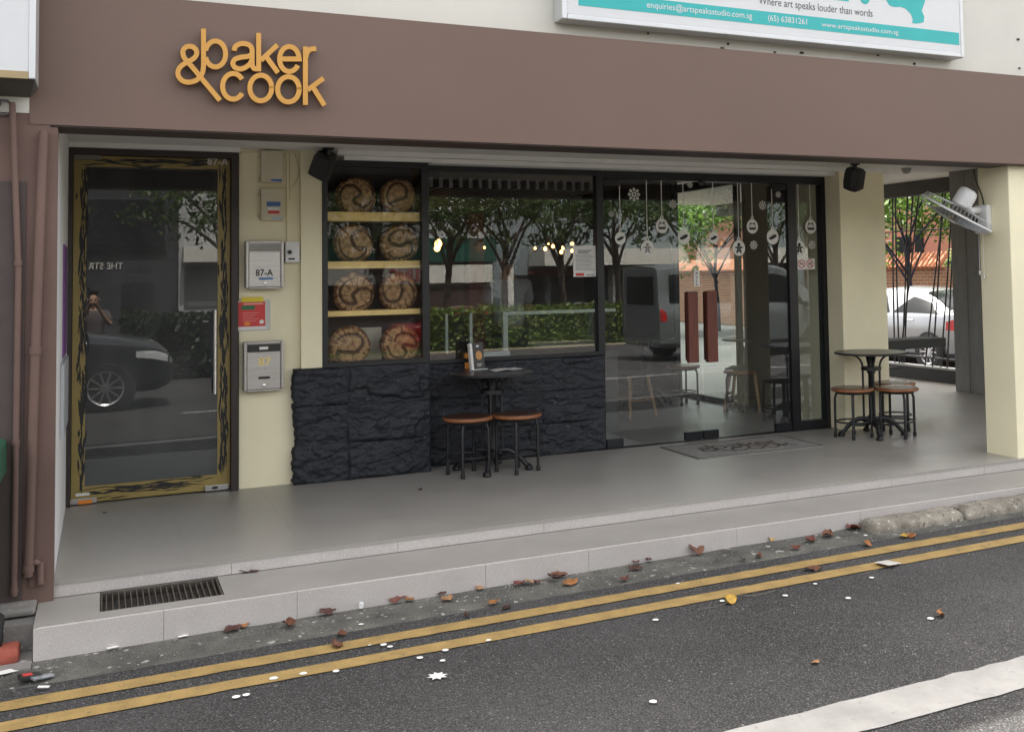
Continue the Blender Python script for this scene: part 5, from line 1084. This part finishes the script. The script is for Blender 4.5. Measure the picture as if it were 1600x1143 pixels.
pt = lambda n, c, m=.3: mat(n, c, .3, .04, 2, metal=m, coat=.8)
P_sil, P_gr, P_wh, P_red, P_blk = pt('silver_paint', (.21, .22, .235), .5), pt('graphite_paint', (.03, .033, .035), .4), pt('white_car_paint', (.68, .68, .68), 0), pt('red_car_paint', (.5, .02, .03), 0), pt('grey_car_paint', (.25, .26, .27), .5)
tl = xp(1492, 505, 13.3)
make_car('sedan', 'silver sedan parked beyond the black rods at the side of the shop', 'car', P_sil, (14.2, tl.y + 2.05, -.33), R(90))
hd = rp(240, 570, -.75, YW)
make_car('suv', 'dark grey SUV parked across the lane, mirrored in the stair door', 'car', P_gr, (hd.x - 2.05, -1.65, road_z(0, -1.6)), 0)
vr = rp(1033, 540, -2.4)
make_car('van', 'silver grey van parked across the street, mirrored in the glass doors', 'van', pt('van_paint', (.15, .17, .17), .3), (vr.x + 2.35, -3.3, road_z(9, -3.2)), 0)
for (px, Y, kind, paint, label, rz) in ((725, -13.2, 'sedan', P_red, 'red car parked behind the hedge across the street', 0), (275, -10.2, 'sedan', P_wh, 'white car parked behind the shaded hedge opposite the stair door', PI), (985, -13.4, 'sedan', P_wh, 'white sedan parked behind the hedge, mirrored near the left glass door', PI), (900, -13.2, 'sedan', P_blk, 'grey sedan parked behind the hedge, mirrored in the picture window', PI)):
    p = rp(px, 480, Y); make_car(kind, label, 'car', paint, (p.x, Y, road_z(p.x, Y) - .30), rz)

# ================================================================== TREES, HEDGES
M_bark = mat('bark', (.085, .065, .05), .9, .4, 6, .5, 40, stretch=(1, 1, .3))
L_a = leafmat('tree_foliage', (.035, .075, .016), (.10, .17, .035)); L_o = leafmat('street_foliage', (.05, .085, .03), (.13, .19, .06), .45); L_b = leafmat('bright_foliage', (.06, .13, .018), (.16, .26, .04), .45); L_h = leafmat('hedge_foliage', (.04, .09, .015), (.20, .26, .04))
def leaves(mb, centres, count, size, seed, tones):
    r_ = random.Random(seed)
    for _ in range(count):
        c, rad = r_.choice(centres); d = Vector((r_.gauss(0, 1), r_.gauss(0, 1), r_.gauss(0, .8))); d = d.normalized() * rad * r_.random() ** .45; p = c + Vector((d.x, d.y, d.z * .7))
        n = Vector((r_.gauss(0, 1), r_.gauss(0, 1), r_.gauss(.6, 1))).normalized(); a = n.orthogonal().normalized(); b = n.cross(a); an = r_.random() * 6.28; u = a * c_(an) + b * s_(an); v = n.cross(u); s = size * r_.uniform(.6, 1.3)
        o = len(mb.v); mb.v += [p - u * s * .5, p + v * s * .22 + u * s * .05, p + u * s * .5, p - v * s * .22 + u * s * .05]; mb.f.append((o, o + 1, o + 2, o + 3)); tn = r_.random(); tones += [tn] * 4
def make_tree(label, h_tr, crown_r, h_cr, seed, count, size, lm, bark=None, group=None, tr=.11, fork=.55):
    r_ = random.Random(seed); t = thing('street_tree', label, 'tree', (0, 0, 0), group); mb = MB(); cen = []
    top = Vector((r_.uniform(-.2, .2), r_.uniform(-.2, .2), h_tr))
    mb.tube(smooth_path([(0, 0, -.1), (.03, -.02, h_tr * .3), Vector((0, 0, 0)).lerp(top, .65) + Vector((.06, .03, 0)), top], 4), [tr * 1.25] + [tr * (1 - .35 * i / 12) for i in range(12)], 10)
    for k in range(7):
        A = 2 * PI * k / 7 + r_.uniform(-.3, .3); L = crown_r * r_.uniform(.55, 1.0); st = Vector((0, 0, 0)).lerp(top, r_.uniform(fork, 1)); en = top + Vector((c_(A) * L, s_(A) * L, h_cr * r_.uniform(.05, .7)))
        md = st.lerp(en, .5) + Vector((0, 0, .2 * L)); mb.tube(smooth_path([st, md, en], 4), [tr * .5 - tr * .42 * i / 8 for i in range(9)], 7)
        for j in range(6):
            q = md.lerp(en, r_.uniform(.0, 1.15)); cen.append((q + Vector((r_.gauss(0, .35), r_.gauss(0, .35), r_.gauss(.2, .35))) * (crown_r / 2.2), crown_r * r_.uniform(.16, .34)))
    for j in range(8): cen.append((top + Vector((r_.gauss(0, .4) * crown_r * .6, r_.gauss(0, .4) * crown_r * .6, h_cr * r_.uniform(.45, 1))), crown_r * r_.uniform(.2, .35)))
    mb.build('trunk', bark or M_bark, t, smooth='all'); mb = MB(); tn = []; leaves(mb, cen, count, size, seed + 1, tn); mb.att = {'tone': tn}; mb.build('crown', lm, t, fix=False); return t
G_ = 'street trees across the road'
tr0 = make_tree('small forked tree behind the hedge across the street', 3.3, 2.5, 2.6, 3, 2500, .20, L_o, None, G_)
first = True
for (px, Y, rz, label) in ((965, -12.3, .3, 'forked tree behind the hedge, mirrored in the left glass door'), (880, -12.6, 1.6, 'tree behind the hedge, mirrored behind the window notice'), (790, -12.2, 2.9, 'slim tree behind the hedge, mirrored in the middle of the picture window'), (700, -12.8, 4.0, 'tree behind the red car across the street'), (585, -12.0, 5.0, 'tree mirrored in the bread display'), (1085, -12.2, .9, 'tree across the street behind the parked van'), (1215, -12.5, 2.0, 'tree across the street mirrored near the right door edge'), (345, -12.4, 3.4, 'tree opposite the stair door at its right edge')):
    p = rp(px, 440, Y); loc = (p.x, Y, road_z(p.x, Y))
    if first: tr0.location = loc; tr0.rotation_euler = (0, 0, rz); tr0['label'] = label; first = False
    else: dup(tr0, loc, rz, label)
p = xp(1421, 430, 17.0)
rt = make_tree('leafy tree with a dark trunk in front of the brick garden wall', 2.6, 2.9, 2.4, 12, 9000, .17, L_b, mat('dark_bark', (.012, .014, .03), .8, .3), None, .062); rt.location = (17.0, p.y, -.33)
p = xp(1395, 350, 18.2); t2 = make_tree('leafy tree farther back beside the brick garden wall', 2.8, 3.2, 3.0, 31, 4200, .24, L_a); t2.location = (18.4, p.y + 3.5, -.33)
p = xp(1480, 350, 26); t3 = make_tree('tall tree behind the terracotta house', 3.0, 3.4, 3.5, 44, 3600, .28, L_b); t3.location = (23.5, p.y - 6.5, -.33)
p = xp(1120, 350, 16.8); t4 = dup(rt, (16.8, p.y, -.33), 2.0, 'leafy tree seen through the shop behind the door handles')
def make_hedge(x0, x1, y0, y1, h, label, seed, count, lm=None):
    z0 = road_z((x0 + x1) / 2, (y0 + y1) / 2); t = thing('hedge', label, 'hedge', ((x0 + x1) / 2, (y0 + y1) / 2, z0)); r_ = random.Random(seed); mb = MB(); tn = []
    core = MB(); core.box((x0 + .12, y0 + .12, z0), (x1 - .12, y1 - .12, z0 + h - .12)); core.build('branches', mat('hedge_twigs', (.02, .03, .012), .9), t)
    for _ in range(count):
        f = r_.random()
        x = r_.uniform(x0, x1); bulge = .10 * noise.noise((x * 1.3, seed, 0))
        if f < .5: p = Vector((x, y1 + bulge + r_.gauss(0, .05), z0 + r_.uniform(.05, h)))
        elif f < .92: p = Vector((x, r_.uniform(y0, y1), z0 + h + bulge + r_.gauss(0, .05)))
        else: p = Vector((r_.choice((x0, x1)) + r_.gauss(0, .05), r_.uniform(y0, y1), z0 + r_.uniform(.05, h)))
        n = Vector((r_.gauss(0, 1), r_.gauss(.3, 1), r_.gauss(.5, 1))).normalized(); a = n.orthogonal().normalized(); b = n.cross(a); s = .13 * r_.uniform(.6, 1.3)
        o = len(mb.v); mb.v += [p - a * s * .5, p + b * s * .3, p + a * s * .5, p - b * s * .3]; mb.f.append((o, o + 1, o + 2, o + 3)); tn += [r_.random()] * 4
    mb.att = {'tone': tn}; return mb.build('foliage', lm or L_h, t, fix=False)
make_hedge(rp(672, 510, -11.4).x, 26, -11.9, -10.9, 1.05, 'long clipped green hedge across the street', 3, 11000)
make_hedge(.35, 2.2, -7.8, -6.8, 1.25, 'short shaded hedge opposite the stair door', 5, 2600, leafmat('shade_toned_hedge_foliage', (.012, .026, .008), (.035, .06, .015)))  # leaf colours darkened so this hedge looks as if in shade
vg = MB(); vg.box((2.2, -12.2, -.9), (40, -10.2, -.50)); structure(vg.build('verge', mat('grass_verge', (.09, .13, .03), .95, .4, 12, .5, 60)))
vg = MB(); vg.box((2.2, -10.19, -.9), (40, -10.0, -.47)); structure(vg.build('kerb', mat('verge_kerb', (.35, .27, .20), .9, .2)))

# ================================================================== ACROSS THE STREET
def opp(name, label, x0, x1, Y, h, m):
    t = thing(name, label, 'building', ((x0 + x1) / 2, Y, -.8)); mb = MB(); mb.box((x0, Y - 8, -1), (x1, Y, h)); mb.build('wall', m, t); return t
YO = -20.0
X0 = rp(278, 400, YO, YW).x; X1 = rp(770, 400, YO).x
A_ = opp('dark_shop', 'charcoal shop with a big framed sign board opposite the stair door', -14, X0, YO, 5.5, mat('charcoal_wall', (.035, .037, .042), .6, .15))
def opatch(px, G, Y, d0, d1, m, nm, parent):
    a, b = rp(px[0], px[3], YO, G), rp(px[2], px[1], YO, G); mb = MB(); mb.box((a.x, YO + d0, a.z), (b.x, YO + d1, b.z)); return mb.build(nm, m, parent)
M_lgrey = mat('light_grey_wall', (.42, .42, .42), .8, .1); M_owhite = mat('opposite_white', (.66, .64, .58), .8, .08); M_green = mat('sign_green', (.010, .07, .05), .5, .1); M_ored = mat('opposite_red', (.25, .02, .02), .6, .1)
opatch((120, 310, 262, 392), YW, YO, .001, .12, mat('sign_board_grey', (.06, .063, .07), .4), 'sign_board', A_)
opatch((112, 313, 258, 389), YW, YO, .121, .16, mat('sign_board_dark', (.012, .013, .018), .25), 'sign_face', A_)
opatch((190, 442, 240, 505), YW, YO, .001, .06, mat('door_dark', (.012, .012, .014), .5), 'doorway', A_)
a, b = rp(138, 421, YO, YW), rp(192, 410, YO, YW); mb = MB(); text(mb, 'THE STR', (-b.x, a.z), (-a.x, b.z), lambda u, v, d: Vector((-u, YO + .02 + d, v)), 0, .03, .006); mb.build('lettering', M_owhite, A_)
B_ = opp('clinic_row', 'row of shops with green and white clinic signs across the street', X0 + .02, X1, YO, 5.2, M_lgrey)
opatch((285, 386, 350, 410), YW, YO, .001, .6, M_owhite, 'canopy', B_); opatch((288, 415, 350, 480), YW, YO, .001, .05, mat('shutter_grey', (.16, .16, .16), .6), 'shutter', B_)
opatch((430, 372, 775, 412), 8.05, YO, .001, .30, M_green, 'green_sign', B_); opatch((500, 413, 770, 446), 8.05, YO, .001, .25, M_owhite, 'white_sign', B_)
opatch((430, 447, 770, 520), 8.05, YO, .001, .12, mat('brick_front', (.05, .03, .025), .8, .3), 'shop_front', B_)
def osign(s, xa, xb, y0, y1, d, m, G=8.05):
    a, b = rp(xa, y1, YO, G), rp(xb, y0, YO, G); mb = MB()
    text(mb, s, (-b.x, a.z), (-a.x, b.z), lambda u, v, dd: Vector((-u, YO + d + dd, v)), 0, .03, .012); mb.build('lettering', m, B_)
osign('Vision Centre', 545, 650, 383, 396, .302, M_owhite); osign('FAMILY', 565, 592, 420, 428, .252, M_ink); osign('PRACTICE', 563, 598, 433, 441, .252, M_ink); osign('CLINIC', 605, 662, 420, 440, .252, M_red)
X2 = rp(1160, 400, YO).x
C_ = opp('mall_building', 'cream building with a white canopy beam and red band across the street', X1 + .02, X2 + 4, YO, 5.2, mat('blue_grey_wall', (.20, .235, .245), .7, .08))
opatch((826, 388, 1240, 416), YG, YO, .001, 1.6, M_owhite, 'canopy', C_); opatch((826, 417, 1240, 428), YG, YO, .001, .5, M_ored, 'red_band', C_)
for x in (775, 942, 955): opatch((x, 417, x + 14, 500), YG, YO, .5, .9, M_owhite, 'pillar', C_)
for (xa, xb) in ((795, 850), (862, 940), (985, 1035), (1060, 1120), (1135, 1200)): opatch((xa, 429, xb, 500), YG, YO, .001, .05, mat('opening_dark', (.015, .015, .017), .4), 'opening', C_)
opatch((1260, 300, 2100, 520), YG, YO, .001, .2, mat('warm_wall', (.30, .24, .18), .8, .1), 'annex', C_)
# brick garden wall, house behind
bw = thing('brick_wall', 'orange brick garden wall with a scalloped terracotta tile coping', 'wall', (19, 21, -.33))
M_brick = bpy.data.materials.new('orange_brick'); M_brick.use_nodes = True; N_, L_ = M_brick.node_tree.nodes, M_brick.node_tree.links
bt = N_.new('ShaderNodeTexBrick'); bt.inputs['Color1'].default_value = (.46, .20, .10, 1); bt.inputs['Color2'].default_value = (.36, .14, .075, 1); bt.inputs['Mortar'].default_value = (.42, .36, .30, 1); bt.inputs['Scale'].default_value = 1.0; bt.inputs['Mortar Size'].default_value = .012; bt.inputs['Brick Width'].default_value = .24; bt.inputs['Row Height'].default_value = .085
tc_ = N_.new('ShaderNodeTexCoord'); sx_ = N_.new('ShaderNodeSeparateXYZ'); cx2 = N_.new('ShaderNodeCombineXYZ'); L_.new(tc_.outputs['Object'], sx_.inputs[0]); L_.new(sx_.outputs['Y'], cx2.inputs['X']); L_.new(sx_.outputs['Z'], cx2.inputs['Y']); L_.new(cx2.outputs[0], bt.inputs['Vector']); L_.new(bt.outputs['Color'], N_['Principled BSDF'].inputs['Base Color']); N_['Principled BSDF'].inputs['Roughness'].default_value = .9
ztop = xp(1430, 418, 19).z; zcop = xp(1430, 397, 19).z
mb = MB(); mb.box((19, 12, -.5), (19.25, 40, ztop)); mb.build('wall', M_brick, bw)
mb = MB(); y = xp(1470, 410, 19).y
k = 0; yy = y
while yy < 36: mb.tube([(18.86, yy, ztop - .02), (19.22, yy, zcop)], .075, 8); yy += .155
mb.box((18.9, y - .1, ztop - .03), (19.2, 36, ztop + .02)); mb.build('tile_coping', mat('terracotta_tile', (.48, .20, .11), .8, .25, 8), bw)
mb = MB(); yk = y
for kk2 in range(9): mb.box((19.02, 12, .2 + kk2 * .17), (19.06, y - .2, .28 + kk2 * .17))
mb.build('slat_gate', mat('grey_slats', (.12, .12, .11), .7), bw)
hs = thing('terracotta_house', 'terracotta painted house behind the brick garden wall', 'house', (28, 25, -.33))
mb = MB(); mb.box((26, 12, -.5), (34, 60, 7)); mb.build('wall', mat('terracotta_paint', (.36, .15, .095), .85, .1), hs)
for (ya_, yb2, za_, zb2_) in ((xp(1400, 370, 26).y, xp(1424, 370, 26).y, 1.2, 2.6), (xp(1433, 350, 26).y - .3, xp(1433, 350, 26).y + .1, 1.0, 3)):
    mb = MB(); mb.box((25.95, min(ya_, yb2), za_), (26.0, max(ya_, yb2), zb2_)); mb.build('window', M_cglass, hs)
mb = MB(); tn = []; pc = xp(1482, 405, 20.5); leaves(mb, [(pc + Vector((0, 0, -.2)), .55), (pc + Vector((0, -.5, .0)), .5), (pc + Vector((.2, .3, -.6)), .5), (pc + Vector((0, -.3, -.8)), .6)], 1500, .12, 77, tn); mb.att = {'tone': tn}
o = mb.build('shrub', leafmat('pale_shrub_foliage', (.12, .2, .05), (.30, .40, .12)), org=(pc.x, pc.y, -.33), fix=False); tag(o, 'bright pale green shrub rising behind the slatted gate', 'shrub')

# ================================================================== INSIDE THE SHOP
p0, p1_ = yp(789, 487, 9.1), yp(933, 480, 9.1)
cs = thing('display_counter', 'glass counter with a white frame inside the picture window', 'counter', (3.2, 9.4, 0))
M_wfr = mat('pale_frame', (.55, .60, .58), .5)
ztp = p0.z; zbt = yp(780, 548, 9.1).z; mb = MB(); xa, xb = yp(785, 500, 9.1).x, 4.4
mb.box((xa, 9.08, zbt), (xa + .045, 9.125, ztp)); mb.box((xa + .046, 9.08, ztp - .03), (xb, 9.125, ztp)); mb.box((xa - .25, 9.075, zbt - .045), (xa + .06, 9.13, zbt - .001))
xq = yp(735, 500, 9.1).x; mb.box((xq - .012, 9.08, zbt), (xq + .012, 9.125, ztp)); xq = yp(697, 500, 9.1).x; mb.box((xq - .012, 9.08, zbt), (xq + .012, 9.125, ztp)); mb.build('frame', M_wfr, cs)
mb = MB(); mb.box((2.4, 9.06, 0), (4.4, 9.9, zbt - .05)); mb.build('cabinet', mat('cabinet_dark', (.03, .028, .026), .5), cs)
mb = MB(); mb.add([(xa, 9.10, zbt), (xb, 9.10, zbt), (xb, 9.10, ztp), (xa, 9.10, ztp)], [(0, 1, 2, 3)]); mb.build('pane', G_win, cs)
M_bulb = emit('warm_bulb', (1.0, .50, .14), 1.6)
def pendant(px, py, Y, r, label):
    r *= .75; p = yp(px, py, Y); t = thing('pendant_lamp', label, 'lamp', p, 'warm pendant bulbs inside the shop'); mb = MB(); mb.lathe([(.001, -r), (r * .7, -r * .7), (r, 0), (r * .7, r * .7), (r * .35, r * 1.2), (.001, r * 1.25)], p, 14); mb.build('bulb', M_bulb, t, smooth=True); mb = MB(); mb.tube([p + Vector((0, 0, r * 1.2)), Vector((p.x, p.y, 2.61))], .006, 6); mb.build('cord', M_blk, t)
for i, (x, y, Y, r, l) in enumerate([(685, 381, 11, .055, 'largest warm bulb, near the display window frame'), (683, 388, 10.6, .045, 'warm bulb just below the largest one near the display window'), (836, 388, 12, .022, 'small warm bulb at the left of the bulb string'), (852, 389, 11.6, .03, 'warm bulb second from the left of the string'), (864, 385, 12, .03, 'warm bulb third from the left of the string'), (879, 388, 11.8, .03, 'warm bulb over the tree trunk reflection'), (877, 394, 11.4, .03, 'lower warm bulb over the tree trunk reflection'), (894, 381, 12, .03, 'upper warm bulb beside the window notice'), (894, 392, 11.7, .028, 'lower warm bulb beside the window notice'), (757, 387, 12, .02, 'tiny warm bulb in front of the red post'), (857, 381, 12.4, .016, 'tiny warm bulb above the string')]): pendant(x, y, Y, r, l)
mb = MB(); mb.box((1.5, 13.6, .3), (3.6, 13.99, .36)); mb.box((1.5, 13.6, 1.0), (3.6, 13.99, 1.06)); mb.box((1.5, 13.6, 1.7), (3.6, 13.99, 1.76)); mb.build('wall_shelf', M_pine, B)
def make_pine_stool(loc, rz, label):
    t = thing('wooden_stool', label, 'stool', (0, 0, 0), 'pale wooden stools inside the shop'); mb = MB(); mb.box((-.18, -.18, .43), (.18, .18, .46), None, .01); mb.build('seat', M_darkgrey, t)
    for sx_, sy_ in ((1, 1), (1, -1), (-1, 1), (-1, -1)): mb = MB(); mb.tube([(sx_ * .13, sy_ * .13, .43), (sx_ * .19, sy_ * .19, 0)], [.02, .016], 8); mb.build('leg', M_pine, t)
    mb = MB(); mb.tube([(-.165, .165, .18), (.165, .165, .18)], .012, 6); mb.tube([(-.165, -.165, .18), (.165, -.165, .18)], .012, 6); mb.build('stretcher', M_pine, t)
    t.location = loc; t.rotation_euler = (0, 0, rz); return t
q1_ = zp(985, 650, 0); ps0 = make_pine_stool((q1_.x, q1_.y, 0), .3, 'pale wooden stool just inside the left glass door')
q2_ = zp(1165, 640, 0); dup(ps0, (q2_.x, q2_.y, 0), .8, 'pale wooden stool seen between the door handles and the right edge')
q3 = zp(1200, 640, 0); dup(tB, (q3.x, q3.y + .3, 0), .2, 'black bistro table inside the shop behind the right glass door')
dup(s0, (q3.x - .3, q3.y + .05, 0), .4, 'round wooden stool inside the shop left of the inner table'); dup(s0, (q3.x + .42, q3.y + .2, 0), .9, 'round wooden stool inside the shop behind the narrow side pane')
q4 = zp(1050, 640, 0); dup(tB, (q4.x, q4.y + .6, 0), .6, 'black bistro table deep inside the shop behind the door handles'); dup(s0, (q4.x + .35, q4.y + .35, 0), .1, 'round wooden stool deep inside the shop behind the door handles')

# ================================================================== PEOPLE
def skin(name, chain, m, parent, sub=2):
    """chain: {joint: (parent joint, position, radius)} grown into one continuous surface"""
    keys = list(chain); me = bpy.data.meshes.new(name); me.from_pydata([chain[k][1] for k in keys], [(keys.index(chain[k][0]), i) for i, k in enumerate(keys) if chain[k][0]], [])
    o = bpy.data.objects.new(name, me); COL.objects.link(o); md = o.modifiers.new('Skin', 'SKIN'); md.use_smooth_shade = True
    for i, k in enumerate(keys):
        sv = me.skin_vertices[0].data[i]; rr = chain[k][2]; sv.radius = rr if isinstance(rr, tuple) else (rr, rr); sv.use_root = (i == 0)
    sb = o.modifiers.new('Sub', 'SUBSURF'); sb.levels = sb.render_levels = sub
    nm = bpy.data.meshes.new_from_object(o.evaluated_get(bpy.context.evaluated_depsgraph_get())); bpy.data.objects.remove(o); bpy.data.meshes.remove(me)
    nm.name = name; nm.materials.clear(); nm.materials.append(m); nm.polygons.foreach_set('use_smooth', [True] * len(nm.polygons)); ob = link(name, nm, parent); return ob
M_skin = mat('skin', (.42, .24, .16), .5, .06); M_hair = mat('hair', (.012, .010, .009), .5, .2)
def person(label, loc, rz, hands, shirt, trousers, extra=None):
    t = thing('person', label, 'person', (0, 0, 0)); (lw, le), (rw_, re) = hands
    ch = {'pel': (None, (0, 0, .95), (.13, .10)), 'waist': ('pel', (0, 0, 1.08), (.12, .09)), 'chest': ('waist', (0, .01, 1.28), (.145, .10)), 'sh': ('chest', (0, 0, 1.40), (.11, .075)), 'neck': ('sh', (0, .0, 1.48), .052), 'jaw': ('neck', (0, .02, 1.56), (.062, .075)), 'skull': ('jaw', (0, .005, 1.64), (.075, .092)), 'crown': ('skull', (0, 0, 1.705), (.05, .06))}
    for s, (wr, el), nm in ((1, (lw, le), 'l'), (-1, (rw_, re), 'r')):
        ch.update({nm + 's': ('sh', (s * .17, 0, 1.385), .056), nm + 'e': (nm + 's', el, .042), nm + 'w': (nm + 'e', wr, .028)})
        d = (Vector(wr) - Vector(el)).normalized(); pm = Vector(wr) + d * .07; sd_ = d.cross(Vector((0, 0, 1))); sd_ = (sd_.normalized() if sd_.length > .1 else Vector((1, 0, 0))); dn = d.cross(sd_).normalized()
        ch[nm + 'p'] = (nm + 'w', tuple(pm), (.034, .018))
        for k in range(4):
            b = pm + sd_ * (.026 - .0175 * k); L = (.034, .040, .037, .029)[k]; b1 = b + d * L; b2 = b1 + (d * .8 + dn * .6).normalized() * L * .8; b3 = b2 + (d * .35 + dn * .9).normalized() * L * .6
            ch[f'{nm}f{k}a'] = (nm + 'p', tuple(b + d * .012), .0095); ch[f'{nm}f{k}b'] = (f'{nm}f{k}a', tuple(b1), .0088); ch[f'{nm}f{k}c'] = (f'{nm}f{k}b', tuple(b2), .008); ch[f'{nm}f{k}d'] = (f'{nm}f{k}c', tuple(b3), .007)
        tb = Vector(wr) + d * .03 + sd_ * .03; ch[nm + 't1'] = (nm + 'w', tuple(tb), .012); ch[nm + 't2'] = (nm + 't1', tuple(tb + (d * .7 + sd_ * .6 + dn * .3).normalized() * .04), .0095)
        ch.update({nm + 'h': ('pel', (s * .095, 0, .90), .088), nm + 'k': (nm + 'h', (s * .105, .015, .50), .058), nm + 'a': (nm + 'k', (s * .11, -.015, .09), .037), nm + 'toe': (nm + 'a', (s * .125, .12, .035), (.04, .028))})
    skin('body', ch, M_skin, t)
    sh = {'pel': (None, (0, 0, .93), (.185, .15)), 'waist': ('pel', (0, 0, 1.08), (.17, .135)), 'chest': ('waist', (0, .01, 1.28), (.195, .145)), 'sh': ('chest', (0, 0, 1.40), (.15, .108)), 'c': ('sh', (0, 0, 1.445), .075)}
    for s, el, nm in ((1, le, 'l'), (-1, re, 'r')): sh[nm + 's'] = ('sh', (s * .175, 0, 1.385), .085); sh[nm + 'e'] = (nm + 's', tuple(Vector((s * .175, 0, 1.385)).lerp(Vector(el), .75)), .075)
    skin('shirt', sh, shirt, t)
    tr = {'pel': (None, (0, 0, .97), (.140, .112))}
    for s, nm in ((1, 'l'), (-1, 'r')): tr.update({nm + 'h': ('pel', (s * .095, 0, .89), .100), nm + 'k': (nm + 'h', (s * .105, .015, .50), .072), nm + 'a': (nm + 'k', (s * .11, -.012, .10), .055)})
    skin('trousers', tr, trousers, t)
    hr = {'a': (None, (0, -.012, 1.665), (.080, .090)), 'b': ('a', (0, -.02, 1.715), (.055, .065)), 'c': ('a', (0, -.06, 1.60), (.065, .035))}; skin('hair', hr, M_hair, t)
    for s in (1, -1):
        mb = MB(); mb.lathe([(.001, -.009), (.008, -.005), (.010, 0), (.008, .005), (.001, .009)], (s * .031, .089, 1.625), 12); mb.build('eye', M_ink, t, smooth=True)
        mb = MB(); mb.lathe([(.001, -.03), (.012, -.02), (.016, 0), (.014, .02), (.001, .03)], (s * .082, -.005, 1.615), 10); mb.build('ear', M_skin, t, smooth=True)
        mb = MB(); mb.box((s * .125 - .048, -.07, .001), (s * .125 + .048, .19, .075), None, .02); mb.build('shoe', M_dplas, t)
    mb = MB(); mb.tube([(0, .085, 1.63), (0, .112, 1.592), (0, .098, 1.582)], [.008, .014, .012], 8); mb.build('nose', M_skin, t, smooth=True)
    mb = MB(); mb.tube([(-.024, .088, 1.553), (0, .097, 1.551), (.024, .088, 1.553)], [.003, .006, .003], 8); mb.build('mouth', mat('lips', (.30, .10, .08), .5), t, smooth=True)
    t.location = loc; t.rotation_euler = (0, 0, rz); return t
pi_ = yp(795, 470, 10.3)
person('person in a grey shirt and dark trousers standing with back turned inside the shop', (pi_.x, 10.3, 0), 0, (((.20, .33, 1.08), (.26, .10, 1.12)), ((-.20, .33, 1.08), (-.26, .10, 1.12))), mat('grey_shirt', (.42, .42, .45), .9, .1), mat('dark_trousers', (.02, .022, .035), .9))
gz = road_z(-.1, -.4)
ph_t = person('person in a dusty pink shirt across the lane, arms raised, mirrored in the stair door', (rp(146, 450, -2.95, YW).x, -2.95, road_z(0, -2.95)), 0, (((.07, .34, 1.50), (.25, .13, 1.20)), ((-.07, .34, 1.50), (-.25, .13, 1.20))), mat('pink_shirt', (.10, .08, .08), .9, .1), mat('grey_trousers', (.06, .06, .065), .9))

# ================================================================== LIGHT, SKY, CAMERA
EL, AZ = R(65.8), R(8)
wd = bpy.data.worlds.new('World'); sc.world = wd; wd.use_nodes = True; N, L = wd.node_tree.nodes, wd.node_tree.links
sky = N.new('ShaderNodeTexSky'); sky.sky_type = 'NISHITA'; sky.sun_disc = False; sky.sun_elevation = EL; sky.sun_rotation = AZ; sky.air_density = .8; sky.dust_density = 4.0; sky.ozone_density = .6
bg = N['Background']; bg.inputs['Strength'].default_value = .15; hz = N.new('ShaderNodeHueSaturation'); hz.inputs['Saturation'].default_value = .30; L.new(sky.outputs[0], hz.inputs['Color']); wm = N.new('ShaderNodeMix'); wm.data_type = 'RGBA'; wm.blend_type = 'MULTIPLY'; wm.inputs[0].default_value = 1; wm.inputs[7].default_value = (1.0, .96, .90, 1); L.new(hz.outputs[0], wm.inputs[6]); L.new(wm.outputs[2], bg.inputs[0])
sl = bpy.data.lights.new('sun', 'SUN'); sl.energy = 2.7; sl.angle = R(.53); sl.color = (1, .95, .87); so = bpy.data.objects.new('sun', sl); COL.objects.link(so)
d = Vector((s_(AZ) * c_(EL), c_(AZ) * c_(EL), s_(EL))); so.rotation_euler = (-d).to_track_quat('-Z', 'Y').to_euler(); so.location = d * 40
cam = bpy.data.cameras.new('camera'); co = bpy.data.objects.new('camera', cam); COL.objects.link(co); sc.camera = co
cam.sensor_width = 36; cam.sensor_fit = 'HORIZONTAL'; cam.lens = F / 1600 * 36; cam.shift_x = (800 - CX) / 1600; cam.shift_y = (CY - 571.5) / 1600; cam.clip_start = .05; cam.clip_end = 1000
Mx = Matrix.Identity(4)
for i in range(3): Mx[i][0] = CM[0][i]; Mx[i][1] = -CM[1][i]; Mx[i][2] = -CM[2][i]; Mx[i][3] = CAM[i]
co.matrix_world = Mx
sc.view_settings.view_transform = 'Standard'; sc.view_settings.look = 'None'; sc.view_settings.gamma = 1; sc.view_settings.exposure = 2.35
sc.cycles.max_bounces = 10; sc.cycles.diffuse_bounces = 5; sc.cycles.glossy_bounces = 5; sc.cycles.transparent_max_bounces = 24; sc.cycles.use_denoising = True; sc.cycles.caustics_reflective = False; sc.cycles.caustics_refractive = False
